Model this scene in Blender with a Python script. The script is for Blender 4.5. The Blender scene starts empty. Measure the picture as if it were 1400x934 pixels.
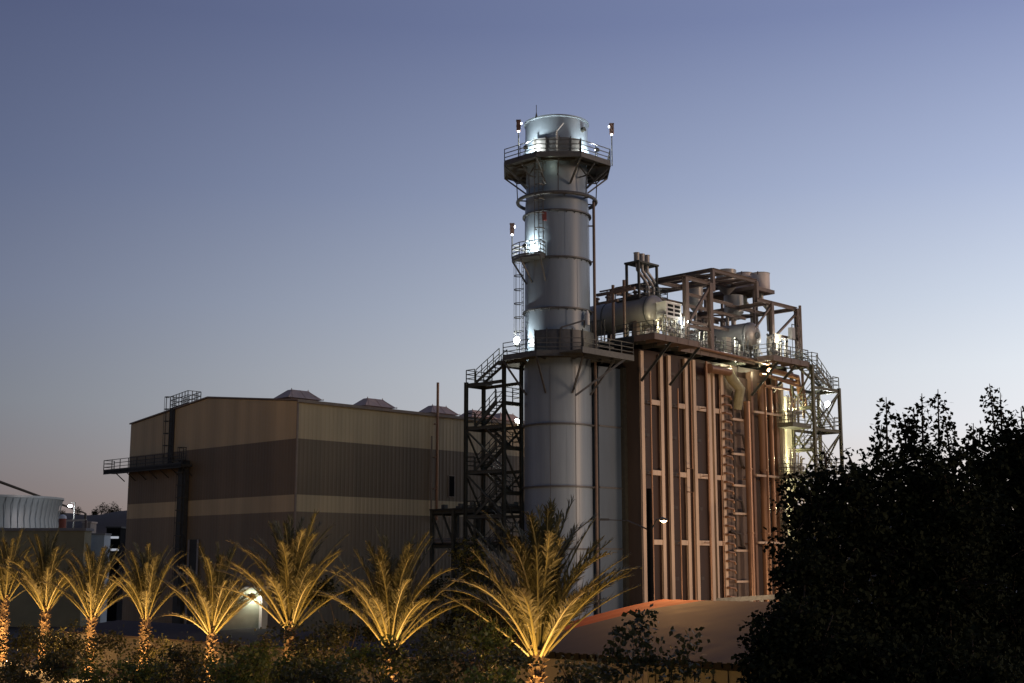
import bpy, math, random
from mathutils import Vector, Matrix
R = math.radians
SC = bpy.context.scene
COL = SC.collection
random.seed(7)

# ------------------------------------------------------------------ camera, sky, sun, exposure
CAMH = 7.0
PITCH = math.atan(303 / 1800)
cam = bpy.data.cameras.new('camera')
cam.sensor_width = 36; cam.lens = 1800 / 1400 * 36; cam.clip_start = 0.3; cam.clip_end = 6000
camo = bpy.data.objects.new('camera', cam); COL.objects.link(camo)
camo.location = (0, 0, CAMH); camo.rotation_euler = (R(90) + PITCH, 0, 0)
SC.camera = camo
SUN_AZ, SUN_EL = R(62), R(1.5)          # azimuth measured clockwise from the view direction (+Y)
wd = bpy.data.worlds.new('World'); SC.world = wd; wd.use_nodes = True
nt = wd.node_tree; nt.nodes.clear()
sky = nt.nodes.new('ShaderNodeTexSky'); sky.sky_type = 'NISHITA'; sky.sun_disc = False
sky.sun_elevation = SUN_EL; sky.sun_rotation = SUN_AZ; sky.altitude = 50
sky.air_density = 1.0; sky.dust_density = 1.2; sky.ozone_density = 2.5
hs = nt.nodes.new('ShaderNodeHueSaturation'); hs.inputs['Saturation'].default_value = 0.72
bg = nt.nodes.new('ShaderNodeBackground'); bg.inputs['Strength'].default_value = 0.15
wo = nt.nodes.new('ShaderNodeOutputWorld')
nt.links.new(sky.outputs[0], hs.inputs['Color'])
# dusk gradient of the real sky: dim slate to the left, pale afterglow to the right, mixed with the Nishita sky
def lin(c): return tuple(((v / 255 + .055) / 1.055) ** 2.4 if v > 10 else v / 255 / 12.92 for v in c) + (1,)
wtc = nt.nodes.new('ShaderNodeTexCoord'); wsx = nt.nodes.new('ShaderNodeSeparateXYZ'); nt.links.new(wtc.outputs['Generated'], wsx.inputs[0])
def wramp(stops):
    r = nt.nodes.new('ShaderNodeValToRGB'); e = r.color_ramp.elements
    e[0].position, e[0].color = stops[0][0], lin(stops[0][1]); e[1].position, e[1].color = stops[-1][0], lin(stops[-1][1])
    for p, c in stops[1:-1]: a = e.new(p); a.color = lin(c)
    nt.links.new(wsx.outputs[2], r.inputs[0]); return r
rl = wramp([(0, (112, 98, 98)), (.04, (120, 108, 109)), (.07, (124, 119, 123)), (.115, (123, 127, 137)), (.19, (112, 120, 143)), (.275, (95, 105, 135)), (.39, (80, 89, 122)), (1, (50, 58, 86))])
rr_ = wramp([(0, (255, 222, 196)), (.05, (250, 236, 228)), (.10, (246, 247, 252)), (.14, (238, 244, 252)), (.19, (218, 228, 244)), (.275, (182, 195, 226)), (.39, (137, 150, 192)), (1, (66, 76, 112))])
azm = nt.nodes.new('ShaderNodeMapRange'); azm.interpolation_type = 'SMOOTHERSTEP' if False else 'LINEAR'; azm.inputs[1].default_value = -.42; azm.inputs[2].default_value = .39
nt.links.new(wsx.outputs[0], azm.inputs[0])
pw = nt.nodes.new('ShaderNodeMath'); pw.operation = 'POWER'; pw.inputs[1].default_value = 1.12; nt.links.new(azm.outputs[0], pw.inputs[0])
wm = nt.nodes.new('ShaderNodeMix'); wm.data_type = 'RGBA'; nt.links.new(pw.outputs[0], wm.inputs[0]); nt.links.new(rl.outputs[0], wm.inputs[6]); nt.links.new(rr_.outputs[0], wm.inputs[7])
wsc = nt.nodes.new('ShaderNodeVectorMath'); wsc.operation = 'SCALE'; nt.links.new(wm.outputs[2], wsc.inputs[0])
# the half of the sky away from the afterglow is several times darker
wbk = nt.nodes.new('ShaderNodeMapRange'); wbk.inputs[1].default_value = -.5; wbk.inputs[2].default_value = .65; wbk.inputs[3].default_value = .42 / .15; wbk.inputs[4].default_value = 1 / .15
nt.links.new(wsx.outputs[1], wbk.inputs[0]); nt.links.new(wbk.outputs[0], wsc.inputs['Scale'])
wfin = nt.nodes.new('ShaderNodeMix'); wfin.data_type = 'RGBA'; wfin.inputs[0].default_value = .1
nt.links.new(wsc.outputs[0], wfin.inputs[6]); nt.links.new(hs.outputs[0], wfin.inputs[7]); nt.links.new(wfin.outputs[2], bg.inputs['Color'])
nt.links.new(bg.outputs[0], wo.inputs['Surface'])
sl = bpy.data.lights.new('sun', 'SUN'); sl.energy = 0.8; sl.angle = R(12); sl.color = (1, .68, .46)
so = bpy.data.objects.new('sun', sl); COL.objects.link(so); so.location = (60, 20, 60)
SAZ, SEL = R(112), R(7)
sd = Vector((math.sin(SAZ) * math.cos(SEL), math.cos(SAZ) * math.cos(SEL), math.sin(SEL)))
so.rotation_euler = sd.to_track_quat('Z', 'Y').to_euler()
SC.view_settings.view_transform = 'Standard'; SC.view_settings.look = 'None'
SC.view_settings.gamma = 1; SC.view_settings.exposure = 0.0
SC.cycles.max_bounces = 5; SC.cycles.sample_clamp_indirect = 4
SC.cycles.use_denoising = True

# ------------------------------------------------------------------ frames of reference
F = 1800.0
CP, SP = math.cos(PITCH), math.sin(PITCH)
def ray(px, py):
    x = (px - 700) / F; y = (467 - py) / F
    return x, CP - y * SP, SP + y * CP
def at(px, py, Y):
    d = ray(px, py); k = Y / d[1]
    return Vector((d[0] * k, Y, CAMH + d[2] * k))
ANG = R(45.4)
U = (math.cos(ANG), math.sin(ANG)); V = (-math.sin(ANG), math.cos(ANG))
BC = (10.3, 105.4)                        # near corner of the boiler
def W(t, s, z, O=BC): return Vector((O[0] + t * U[0] + s * V[0], O[1] + t * U[1] + s * V[1], z))
def onp(px, py, s=None, t=None, O=BC):
    d = ray(px, py); n, c = (V, s) if s is not None else (U, t)
    k = ((O[0] * n[0] + O[1] * n[1]) + c) / (d[0] * n[0] + d[1] * n[1])
    x, y = d[0] * k - O[0], d[1] * k - O[1]
    m = U if s is not None else V
    return x * m[0] + y * m[1], CAMH + d[2] * k

# ------------------------------------------------------------------ materials
MATS = {}
def mat(name, col, rough=.6, metal=0., var=.25, scale=2., streak=0., bump=0., spec=.5, trans=0.):
    if name in MATS: return MATS[name]
    m = bpy.data.materials.new(name); m.use_nodes = True; n = m.node_tree; b = n.nodes['Principled BSDF']
    b.inputs['Roughness'].default_value = rough; b.inputs['Metallic'].default_value = metal
    b.inputs['Specular IOR Level'].default_value = spec
    tc = n.nodes.new('ShaderNodeTexCoord')
    mp = n.nodes.new('ShaderNodeMapping'); n.links.new(tc.outputs['Object'], mp.inputs['Vector'])
    if streak: mp.inputs['Scale'].default_value = (1, 1, streak)
    nz = n.nodes.new('ShaderNodeTexNoise'); nz.inputs['Scale'].default_value = scale; nz.inputs['Detail'].default_value = 7
    nz.inputs['Roughness'].default_value = .62
    n.links.new(mp.outputs[0], nz.inputs['Vector'])
    cr = n.nodes.new('ShaderNodeValToRGB'); cr.color_ramp.elements[0].position = .28; cr.color_ramp.elements[1].position = .72
    cr.color_ramp.elements[0].color = [c * (1 - var) for c in col] + [1]
    cr.color_ramp.elements[1].color = [min(1, c * (1 + var)) for c in col] + [1]
    n.links.new(nz.outputs['Fac'], cr.inputs[0]); n.links.new(cr.outputs[0], b.inputs['Base Color'])
    mr = n.nodes.new('ShaderNodeMapRange'); mr.inputs[3].default_value = max(.05, rough - .12); mr.inputs[4].default_value = min(1, rough + .12)
    n.links.new(nz.outputs['Fac'], mr.inputs[0]); n.links.new(mr.outputs[0], b.inputs['Roughness'])
    if bump:
        bp = n.nodes.new('ShaderNodeBump'); bp.inputs['Strength'].default_value = bump; bp.inputs['Distance'].default_value = .03
        n.links.new(nz.outputs['Fac'], bp.inputs['Height']); n.links.new(bp.outputs[0], b.inputs['Normal'])
    if trans:
        t = n.nodes.new('ShaderNodeBsdfTranslucent'); n.links.new(cr.outputs[0], t.inputs[0])
        mx = n.nodes.new('ShaderNodeMixShader'); mx.inputs[0].default_value = trans
        n.links.new(b.outputs[0], mx.inputs[1]); n.links.new(t.outputs[0], mx.inputs[2])
        n.links.new(mx.outputs[0], n.nodes['Material Output'].inputs['Surface'])
    MATS[name] = m
    return m
def emit(name, col, s):
    if name in MATS: return MATS[name]
    m = bpy.data.materials.new(name); m.use_nodes = True; b = m.node_tree.nodes['Principled BSDF']
    b.inputs['Base Color'].default_value = (.8, .8, .8, 1)
    b.inputs['Emission Color'].default_value = (*col, 1); b.inputs['Emission Strength'].default_value = s
    MATS[name] = m; return m
M_stack = mat('stack_paint', (.23, .295, .365), .38, .0, .16, 1.1, .10, spec=.5)
M_ring = mat('stack_ring_steel', (.10, .105, .11), .5, .2, .25, 3)
M_galv = mat('galvanised_steel', (.12, .125, .12), .55, .3, .3, 4)
M_dark = mat('dark_steel', (.055, .058, .05), .6, .2, .3, 3)
M_duct = mat('duct_paint', (.085, .125, .175), .45, .0, .15, .7, .2)
M_case = mat('boiler_casing', (.036, .018, .013), .6, 0, .3, 1.2, .2)
M_casee = mat('boiler_end_casing', (.055, .042, .035), .6, 0, .25, 1.2, .2)
M_col = mat('tan_steel', (.60, .46, .34), .5, 0, .18, 1.5, .15)
M_pipe = mat('brown_pipe_jacket', (.30, .17, .10), .33, .35, .2, 2, .2)
M_frame = mat('frame_steel', (.17, .125, .10), .55, .1, .22, 2)
M_cream = mat('cream_equipment', (.55, .52, .42), .5, 0, .15, 2)
M_white = mat('white_paint', (.72, .72, .68), .45, 0, .1, 2)
M_drum = mat('drum_jacket', (.36, .34, .31), .4, .2, .15, 1.2, .3)
M_green = mat('stair_steel', (.075, .08, .06), .55, .2, .3, 3)
M_vent = mat('vent_metal', (.62, .44, .33), .5, .1, .18, 1.5)
M_trim = mat('trim_metal', (.30, .24, .18), .5, 0, .15, 2)
M_conc = mat('concrete', (.30, .29, .27), .85, 0, .2, 1.2, bump=.3)
M_lens = emit('lamp_lens', (.95, 1, .93), 60)
M_lensw = emit('sodium_lens', (1, .62, .30), 25)
M_lenss = emit('small_white_lens', (.95, .97, 1), 12)
M_black = mat('dark_opening', (.010, .010, .010), .9, spec=.1)

# ------------------------------------------------------------------ mesh builder
class MB:
    def __init__(s, fr=None): s.v = []; s.f = []; s.fr = fr; s.sm = False
    def add(s, vs, fs):
        o = len(s.v); s.v += [Vector(v) for v in vs]; s.f += [[o + i for i in f] for f in fs]; return s
    def box(s, x0, x1, y0, y1, z0, z1):
        x0, x1 = sorted((x0, x1)); y0, y1 = sorted((y0, y1)); z0, z1 = sorted((z0, z1))
        return s.add([(x0, y0, z0), (x1, y0, z0), (x1, y1, z0), (x0, y1, z0), (x0, y0, z1), (x1, y0, z1), (x1, y1, z1), (x0, y1, z1)],
                     [(0, 3, 2, 1), (4, 5, 6, 7), (0, 1, 5, 4), (1, 2, 6, 5), (2, 3, 7, 6), (3, 0, 4, 7)])
    def bar(s, p, q, w=.2, h=None, up=(0, 0, 1)):
        h = h or w; p = Vector(p); q = Vector(q); d = (q - p)
        if d.length < 1e-5: return s
        d.normalize(); u = Vector(up)
        if abs(d.dot(u)) > .98: u = Vector((0, 1, 0))
        x = d.cross(u).normalized() * w / 2; y = x.cross(d).normalized() * h / 2
        vs = [p - x - y, p + x - y, p + x + y, p - x + y, q - x - y, q + x - y, q + x + y, q - x + y]
        return s.add(vs, [(0, 3, 2, 1), (4, 5, 6, 7), (0, 1, 5, 4), (1, 2, 6, 5), (2, 3, 7, 6), (3, 0, 4, 7)])
    def hbeam(s, p, q, w=.25, h=.3):          # I section: two flanges and a web
        p = Vector(p); q = Vector(q); d = (q - p).normalized(); u = Vector((0, 0, 1))
        if abs(d.dot(u)) > .9: u = Vector((0, 1, 0))
        x = d.cross(u).normalized(); y = x.cross(d).normalized()
        for k in (-1, 1): s.bar(p + y * k * (h / 2 - .02), q + y * k * (h / 2 - .02), w, .04, y)
        return s.bar(p, q, .03, h - .08, y)
    def cyl(s, p, q, r0, r1=None, n=14, caps=True):
        r1 = r0 if r1 is None else r1; p = Vector(p); q = Vector(q); d = (q - p).normalized()
        u = Vector((0, 0, 1)) if abs(d.z) < .9 else Vector((1, 0, 0))
        x = d.cross(u).normalized(); y = d.cross(x)
        vs = []
        for c, r in ((p, r0), (q, r1)):
            for i in range(n):
                a = 2 * math.pi * i / n; vs.append(c + x * math.cos(a) * r + y * math.sin(a) * r)
        fs = [(i, (i + 1) % n, n + (i + 1) % n, n + i) for i in range(n)]
        if caps: fs += [tuple(range(n - 1, -1, -1)), tuple(range(n, 2 * n))]
        s.sm = True
        return s.add(vs, fs)
    def tube(s, pts, r, n=8, closed=False):
        pts = [Vector(p) for p in pts]; m = len(pts); vs = []; rs = r if isinstance(r, (list, tuple)) else [r] * m
        prev = None
        for i, p in enumerate(pts):
            a = pts[(i - 1) % m] if (closed or i) else p; b = pts[(i + 1) % m] if (closed or i < m - 1) else p
            d = (b - a).normalized()
            if prev is None:
                u = Vector((0, 0, 1)) if abs(d.z) < .9 else Vector((1, 0, 0)); x = d.cross(u).normalized()
            else: x = (prev - d * prev.dot(d)).normalized()
            prev = x; y = d.cross(x)
            for k in range(n):
                an = 2 * math.pi * k / n; vs.append(p + (x * math.cos(an) + y * math.sin(an)) * rs[i])
        fs = []
        for i in range(m if closed else m - 1):
            j = (i + 1) % m
            for k in range(n): fs.append((i * n + k, i * n + (k + 1) % n, j * n + (k + 1) % n, j * n + k))
        if not closed: fs += [tuple(range(n - 1, -1, -1)), tuple(range((m - 1) * n, m * n))]
        s.sm = True
        return s.add(vs, fs)
    def lathe(s, c, prof, n=64, a0=0, a1=2 * math.pi):
        c = Vector(c); full = abs(a1 - a0 - 2 * math.pi) < 1e-4; k = n if full else n + 1; vs = []
        for r, z in prof:
            for i in range(k):
                a = a0 + (a1 - a0) * i / n; vs.append(c + Vector((r * math.cos(a), r * math.sin(a), z)))
        fs = []
        for j in range(len(prof) - 1):
            for i in range(n):
                i2 = (i + 1) % k; fs.append((j * k + i, j * k + i2, (j + 1) * k + i2, (j + 1) * k + i))
        s.sm = True
        return s.add(vs, fs)
    def prism(s, poly, z0, z1):
        n = len(poly); vs = [(x, y, z0) for x, y in poly] + [(x, y, z1) for x, y in poly]
        return s.add(vs, [tuple(range(n - 1, -1, -1)), tuple(range(n, 2 * n))] + [(i, (i + 1) % n, n + (i + 1) % n, n + i) for i in range(n)])
    def rail(s, pts, h=1.1, closed=False, sp=1.6, r=.028, toe=True):
        pts = [Vector(p) for p in pts]
        if closed: pts = pts + [pts[0]]
        up = Vector((0, 0, 1))
        for a, b in zip(pts, pts[1:]):
            for k in (h, h * .68, h * .36): s.bar(a + up * k, b + up * k, r * 2)
            if toe: s.bar(a + up * .08, b + up * .08, .02, .14)
            n = max(1, round((b - a).length / sp))
            for i in range(n + 1): c = a.lerp(b, i / n); s.bar(c, c + up * h, r * 2.2)
        return s
    def stair(s, p, q, side, w=.8, n=None):   # stringers, treads and open risers
        p = Vector(p); q = Vector(q); side = Vector(side).normalized(); n = n or max(3, round(abs(q.z - p.z) / .22))
        for k in (-1, 1): s.bar(p + side * k * w / 2, q + side * k * w / 2, .05, .24)
        run = Vector((q.x - p.x, q.y - p.y, 0)).normalized()
        for i in range(1, n):
            c = p.lerp(q, i / n); s.bar(c - side * w / 2, c + side * w / 2, .24, .04, (0, 0, 1))
        return s
    def ladder(s, p, q, side, out, w=.45, cage=True, c0=.12):
        p = Vector(p); q = Vector(q); side = Vector(side).normalized(); out = Vector(out).normalized(); L = (q - p).length
        for k in (-1, 1): s.bar(p + side * k * w / 2, q + side * k * w / 2, .05)
        for i in range(int(L / .35)):
            c = p.lerp(q, (i + .5) / int(L / .35)); s.bar(c - side * w / 2, c + side * w / 2, .03)
        if cage:
            ps = [(-.36, .05), (-.38, .4), (-.2, .68), (.2, .68), (.38, .4), (.36, .05)]
            m = max(2, int(L * (1 - c0) / 1.1))
            for i in range(m + 1):
                c = p.lerp(q, c0 + (1 - c0) * i / m)
                for a, b in zip(ps, ps[1:]): s.bar(c + side * a[0] + out * a[1], c + side * b[0] + out * b[1], .045, .07)
            for a in ps[1:-1]: s.bar(p.lerp(q, c0) + side * a[0] + out * a[1], q + side * a[0] + out * a[1], .03)
        return s
    def build(s, name, m, parent=None, label=None, smooth=None, loc=None):
        me = bpy.data.meshes.new(name); vs = s.v
        if s.fr is not None: vs = [W(v.x, v.y, v.z, s.fr) for v in vs]
        root = parent
        while root is not None and root.parent is not None: root = root.parent
        if root is not None:
            mi = Matrix.Translation(root.location) @ Matrix.Rotation(root.rotation_euler.z, 4, 'Z'); mi = mi.inverted()
            vs = [mi @ v for v in vs]
        elif loc is not None:
            vs = [v - Vector(loc) for v in vs]
        me.from_pydata([tuple(v) for v in vs], [], s.f); me.update()
        for mm in (m if isinstance(m, (list, tuple)) else [m]): me.materials.append(mm)
        o = bpy.data.objects.new(name, me); COL.objects.link(o)
        if parent is not None: o.parent = parent
        elif loc is not None: o.location = loc
        if label: o['label'] = label
        if s.sm if smooth is None else smooth:
            me.polygons.foreach_set('use_smooth', [True] * len(me.polygons))
            try: me.set_sharp_from_angle(angle=R(35))
            except Exception: pass
        return o
def tag(o, label, cat, group=None):
    o['label'] = label; o['category'] = cat
    if group: o['group'] = group
    return o
def thing(name, label, cat, loc=(0, 0, 0), rz=0., group=None):
    o = bpy.data.objects.new(name, None); COL.objects.link(o); o.location = loc; o.rotation_euler = (0, 0, rz)
    o.empty_display_size = .3
    return tag(o, label, cat, group)
def lamp(name, loc, e, col, r=.12, kind='POINT', aim=None, spot=70, parent=None):
    l = bpy.data.lights.new(name, kind); l.energy = e; l.color = col
    l.shadow_soft_size = r
    if kind == 'SPOT': l.spot_size = R(spot); l.spot_blend = .6
    o = bpy.data.objects.new(name, l); COL.objects.link(o); o.location = loc
    if aim is not None: o.rotation_euler = (Vector(loc) - Vector(aim)).to_track_quat('Z', 'Y').to_euler()
    return o
def copy_tree(o, parent=None):
    c = o.copy(); COL.objects.link(c); c.parent = parent
    for ch in list(o.children): copy_tree(ch, c)
    return c
CW = (1, 1, .92)

# ------------------------------------------------------------------ setting
def struct(o): o['kind'] = 'structure'; return o
g = MB(); g.add([(-3000, -800, 0), (3000, -800, 0), (3000, 5000, 0), (-3000, 5000, 0)], [(0, 1, 2, 3)])
struct(g.build('ground', mat('ground_soil', (.055, .045, .035), .9, 0, .4, .3, bump=.5)))
y = MB(BC); y.add([(-45, -16, .004), (60, -16, .004), (60, 60, .004), (-45, 60, .004)], [(0, 1, 2, 3)])
struct(y.build('yard_paving', mat('yard_asphalt', (.06, .058, .055), .85, 0, .3, .5)))
# far hills behind the left side
h = MB(); n = 160
vs = []
for i in range(n + 1):
    x = -900 + 1400 * i / n
    z = 36 + 2 * math.sin(x * .011) + 2.6 * math.sin(x * .031 + 1) + 1.4 * math.sin(x * .09) + random.uniform(-.5, .5)
    z += max(0, (-x - 330) * .01)
    for k, (dy, f) in enumerate(((0, 0), (60, .55), (140, .93), (200, 1), (420, .7), (900, 0))): vs.append((x, 560 + dy, z * f * 1.0))
fs = [(i * 6 + k, (i + 1) * 6 + k, (i + 1) * 6 + k + 1, i * 6 + k + 1) for i in range(n) for k in range(5)]
h.add(vs, fs)
struct(h.build('hills', mat('hill_scrub', (.045, .04, .035), .95, 0, .4, .05), smooth=True))

# ------------------------------------------------------------------ turbine hall
BO = (-18.8, 115.0)
BL, BWD = 34.0, 28.7                       # along U, along V
ZE, ZR, ZF = 21.1, 22.6, 21.0
hall = thing('turbine_hall', 'large tan and brown banded corrugated hall with a low gabled roof', 'building', (BO[0], BO[1], 0), ANG)
def clad_mat(name, tan, brown, low):
    m = mat(name, tan, .5, 0, .1, 1.0)
    n = m.node_tree; b = n.nodes['Principled BSDF']; cr0 = b.inputs['Base Color'].links[0].from_node
    tc = n.nodes.new('ShaderNodeTexCoord'); sx = n.nodes.new('ShaderNodeSeparateXYZ'); n.links.new(tc.outputs['Object'], sx.inputs[0])
    mr = n.nodes.new('ShaderNodeMapRange'); mr.inputs[1].default_value = 0; mr.inputs[2].default_value = 25; n.links.new(sx.outputs[2], mr.inputs[0])
    cr = n.nodes.new('ShaderNodeValToRGB'); cr.color_ramp.interpolation = 'CONSTANT'
    e = cr.color_ramp.elements; e[0].position = 0; e[0].color = (*low, 1); e[1].position = 11.42 / 25; e[1].color = (*tan, 1)
    a = e.new(12.8 / 25); a.color = (*brown, 1); a = e.new(17.75 / 25); a.color = (*tan, 1)
    n.links.new(mr.outputs[0], cr.inputs[0])
    # faint sheet-to-sheet weathering
    nz = n.nodes.new('ShaderNodeTexNoise'); nz.inputs['Scale'].default_value = .35; nz.inputs['Detail'].default_value = 6
    mp = n.nodes.new('ShaderNodeMapping'); mp.inputs['Scale'].default_value = (1.6, 1.6, .12); n.links.new(tc.outputs['Object'], mp.inputs[0]); n.links.new(mp.outputs[0], nz.inputs['Vector'])
    m2 = n.nodes.new('ShaderNodeMapRange'); m2.inputs[1].default_value = .3; m2.inputs[2].default_value = .7; m2.inputs[3].default_value = .82; m2.inputs[4].default_value = 1.16
    n.links.new(nz.outputs['Fac'], m2.inputs[0])
    mx = n.nodes.new('ShaderNodeMix'); mx.data_type = 'RGBA'; mx.blend_type = 'MULTIPLY'; mx.inputs[0].default_value = 1
    n.links.new(cr.outputs[0], mx.inputs[6]); n.links.new(m2.outputs[0], mx.inputs[7]); n.links.new(mx.outputs[2], b.inputs['Base Color'])
    return m
M_clad = clad_mat('hall_cladding', (.60, .48, .27), (.205, .155, .09), (.25, .195, .12))
def corr(m, L, zt, face):      # trapezoidal sheeting as real ribs; zt(x) gives the top
    prof = []; x = 0; p = .46
    while x < L - .01:
        for dx, dd in ((0, 0), (.22, 0), (.28, .016), (.40, .016)):
            if x + dx < L: prof.append((x + dx, dd))
        x += p
    prof.append((L, 0)); vs = []
    for a, d in prof:
        for z in (0, zt(a)): vs.append((a, -.0 - d, z) if face == 'u' else (-d, a, z))
    m.add(vs, [(2 * i, 2 * i + 2, 2 * i + 3, 2 * i + 1) if face == 'u' else (2 * i, 2 * i + 1, 2 * i + 3, 2 * i + 2) for i in range(len(prof) - 1)])
gz = lambda v: ZE + (ZR - ZE) * (1 - abs(v - BWD / 2) / (BWD / 2))
m = MB(BO); corr(m, BL, lambda a: ZE - .05, 'u'); m.build('side_wall', M_clad, hall)
m = MB(BO); corr(m, BWD, lambda a: gz(a) - .05, 'v'); m.build('gable_wall', M_clad, hall)
m = MB(BO); m.add([(BL, 0, 0), (BL, BWD, 0), (BL, BWD, ZE), (BL, BWD / 2, ZR), (BL, 0, ZE), (0.1, BWD, 0), (0.1, BWD, ZE)], [(0, 1, 2, 3, 4), (1, 5, 6, 2)])
m.build('rear_walls', M_clad, hall)
m = MB(BO)
for a, b in ((-.12, BWD / 2), (BWD / 2, BWD + .12)):
    za, zb = gz(a), gz(b)
    m.add([(-.15, a, za), (BL + .1, a, za), (BL + .1, b, zb), (-.15, b, zb), (-.15, a, za + .12), (BL + .1, a, za + .12), (BL + .1, b, zb + .12), (-.15, b, zb + .12)],
          [(0, 3, 2, 1), (4, 5, 6, 7), (0, 1, 5, 4), (1, 2, 6, 5), (2, 3, 7, 6), (3, 0, 4, 7)])
m.build('roof', mat('roof_sheet', (.26, .21, .17), .5, 0, .15, 1.5), hall)
m = MB(BO); m.box(-.2, BL, -.28, -.13, ZE - .16, ZE + .1); m.build('gutter', M_trim, hall)
m = MB(BO); m.box(-.09, .06, -.09, .06, 0, ZE - .2); m.build('corner_trim', M_trim, hall)
# pipe on the side wall and slot window
tp, _ = onp(598, 600, s=-.5, O=BO)
m = MB(BO); m.cyl((tp, -.5, 11), (tp, -.5, 24.2), .13)
for z in (14, 17, 20.2): m.bar((tp, -.5, z), (tp, 0, z), .1); m.bar((tp - .4, -.5, z), (tp, -.5, z), .1)
m.build('vent_pipe', M_pipe, hall)
m = MB(BO); m.cyl((tp - .45, -.2, 11), (tp - .45, -.2, 19), .08); m.build('downpipe', M_trim, hall)
tw, zw = onp(617, 650, s=0, O=BO); _, zw2 = onp(617, 680, s=0, O=BO)
m = MB(BO); m.box(tw - .42, tw + .42, -.075, 0, zw2, zw); fw = m.build('window', M_trim, hall)
m = MB(BO); m.box(tw - .34, tw + .34, -.085, -.077, zw2 + .08, zw - .08); m.build('pane', M_black, fw)
# plain door with pale jambs at the foot of the gable
td_, zt1 = onp(266, 720, t=-.1, O=BO)
m = MB(BO); m.box(-.14, -.062, td_ - .8, td_ + .8, 0, 9.2); dr = m.build('door', M_dark, hall)
for k in (-.8, .8): m = MB(BO); m.box(-.2, -.141, td_ + k - .12, td_ + k + .12, 0, 9.2); m.build('jamb', M_drum, dr)
# ventilators
def hat(m, u, v, z, L=3.9, D=2.6, hh=.85):
    m.box(u - L * .36, u + L * .36, v - D * .33, v + D * .33, z - .5, z + .3)
    a, b, t1, t2 = L / 2, D / 2, L * .24, D * .12
    z0 = z + .3
    m.add([(u - a, v - b, z0), (u + a, v - b, z0), (u + a, v + b, z0), (u - a, v + b, z0), (u - t1, v - t2, z0 + hh), (u + t1, v - t2, z0 + hh), (u + t1, v + t2, z0 + hh), (u - t1, v + t2, z0 + hh)],
          [(0, 3, 2, 1), (4, 5, 6, 7), (0, 1, 5, 4), (1, 2, 6, 5), (2, 3, 7, 6), (3, 0, 4, 7)])
    for x in (-a, -t1, t1, a):
        zz = z0 + (hh if abs(x) == t1 else 0)
        m.cyl((u + x, v - (t2 if abs(x) == t1 else b), zz - .05), (u + x, v - (t2 if abs(x) == t1 else b), zz + .12), .04, n=6)
    for x in (-t1, 0, t1): m.bar((u + x, v - t2, z0 + hh), (u + x * 1.6, v - b, z0), .05, .06)
vents = []
for px, vv in ((407, 5.2), (510, 5.2), (598, 5.2), (367, 17.5), (474, 17.5), (563, 17.5)):
    t_, _ = onp(px, 545, s=vv, O=BO)
    if t_ < BL: m = MB(BO); hat(m, t_, vv, gz(vv)); m.sm = False; m.build('roof_vent', M_vent, hall)
for px in (652, 690):
    t_, _ = onp(px, 575, s=5.2, O=BO)
    if t_ < BL: m = MB(BO); hat(m, t_, 5.2, gz(5.2)); m.sm = False; m.build('roof_vent', M_vent, hall)
# gable walkway, ladder, shaft
_, zd = onp(200, 640, t=-.6, O=BO); s1, _ = onp(150, 640, t=-.6, O=BO); s0, _ = onp(256, 636, t=-.6, O=BO)
m = MB(BO); m.box(-1.3, -.06, s0, s1, zd - .25, zd); m.box(-1.3, -1.24, s0, s1, zd - .35, zd + .05)
for i in range(7):
    a = s0 + (s1 - s0 - 2.2) * i / 6; m.bar((-.05, a, zd - 1.1), (-1.2, a, zd - .2), .08)
wk = m.build('walkway', M_dark, hall)
m = MB(BO); m.rail([(-1.27, s0, zd), (-1.27, s1, zd), (-.1, s1, zd)]); m.build('railing', M_dark, wk)
sl_, _ = onp(232, 600, t=-.3, O=BO)
m = MB(BO); m.ladder((-.25, sl_, zd), (-.25, sl_, gz(sl_) + 1.2), (0, 1, 0), (-1, 0, 0)); m.box(-.12, -.06, sl_ - .42, sl_ + .5, zd, gz(sl_)); m.build('ladder', M_dark, hall)
m = MB(BO); a0, b0 = sl_ - 2.6, sl_ + .6
m.rail([(-.05, b0, gz(b0) + .1), (-.05, a0, gz(a0) + .1), (1.4, a0, gz(a0) + .1), (1.4, b0, gz(b0) + .1), (-.05, b0, gz(b0) + .1)], sp=.5, h=1.3); m.build('roof_railing', M_dark, hall)
sh, _ = onp(250, 660, t=-.3, O=BO); _, zsh = onp(252, 613, t=-.3, O=BO)
m = MB(BO); m.box(-.45, -.06, sh - .7, sh + .7, 0, zsh - 1.2); m.ladder((-.5, sh - .45, 3), (-.5, sh - .45, zsh), (0, 1, 0), (-1, 0, 0)); m.build('ladder_shaft', M_dark, hall)

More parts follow.
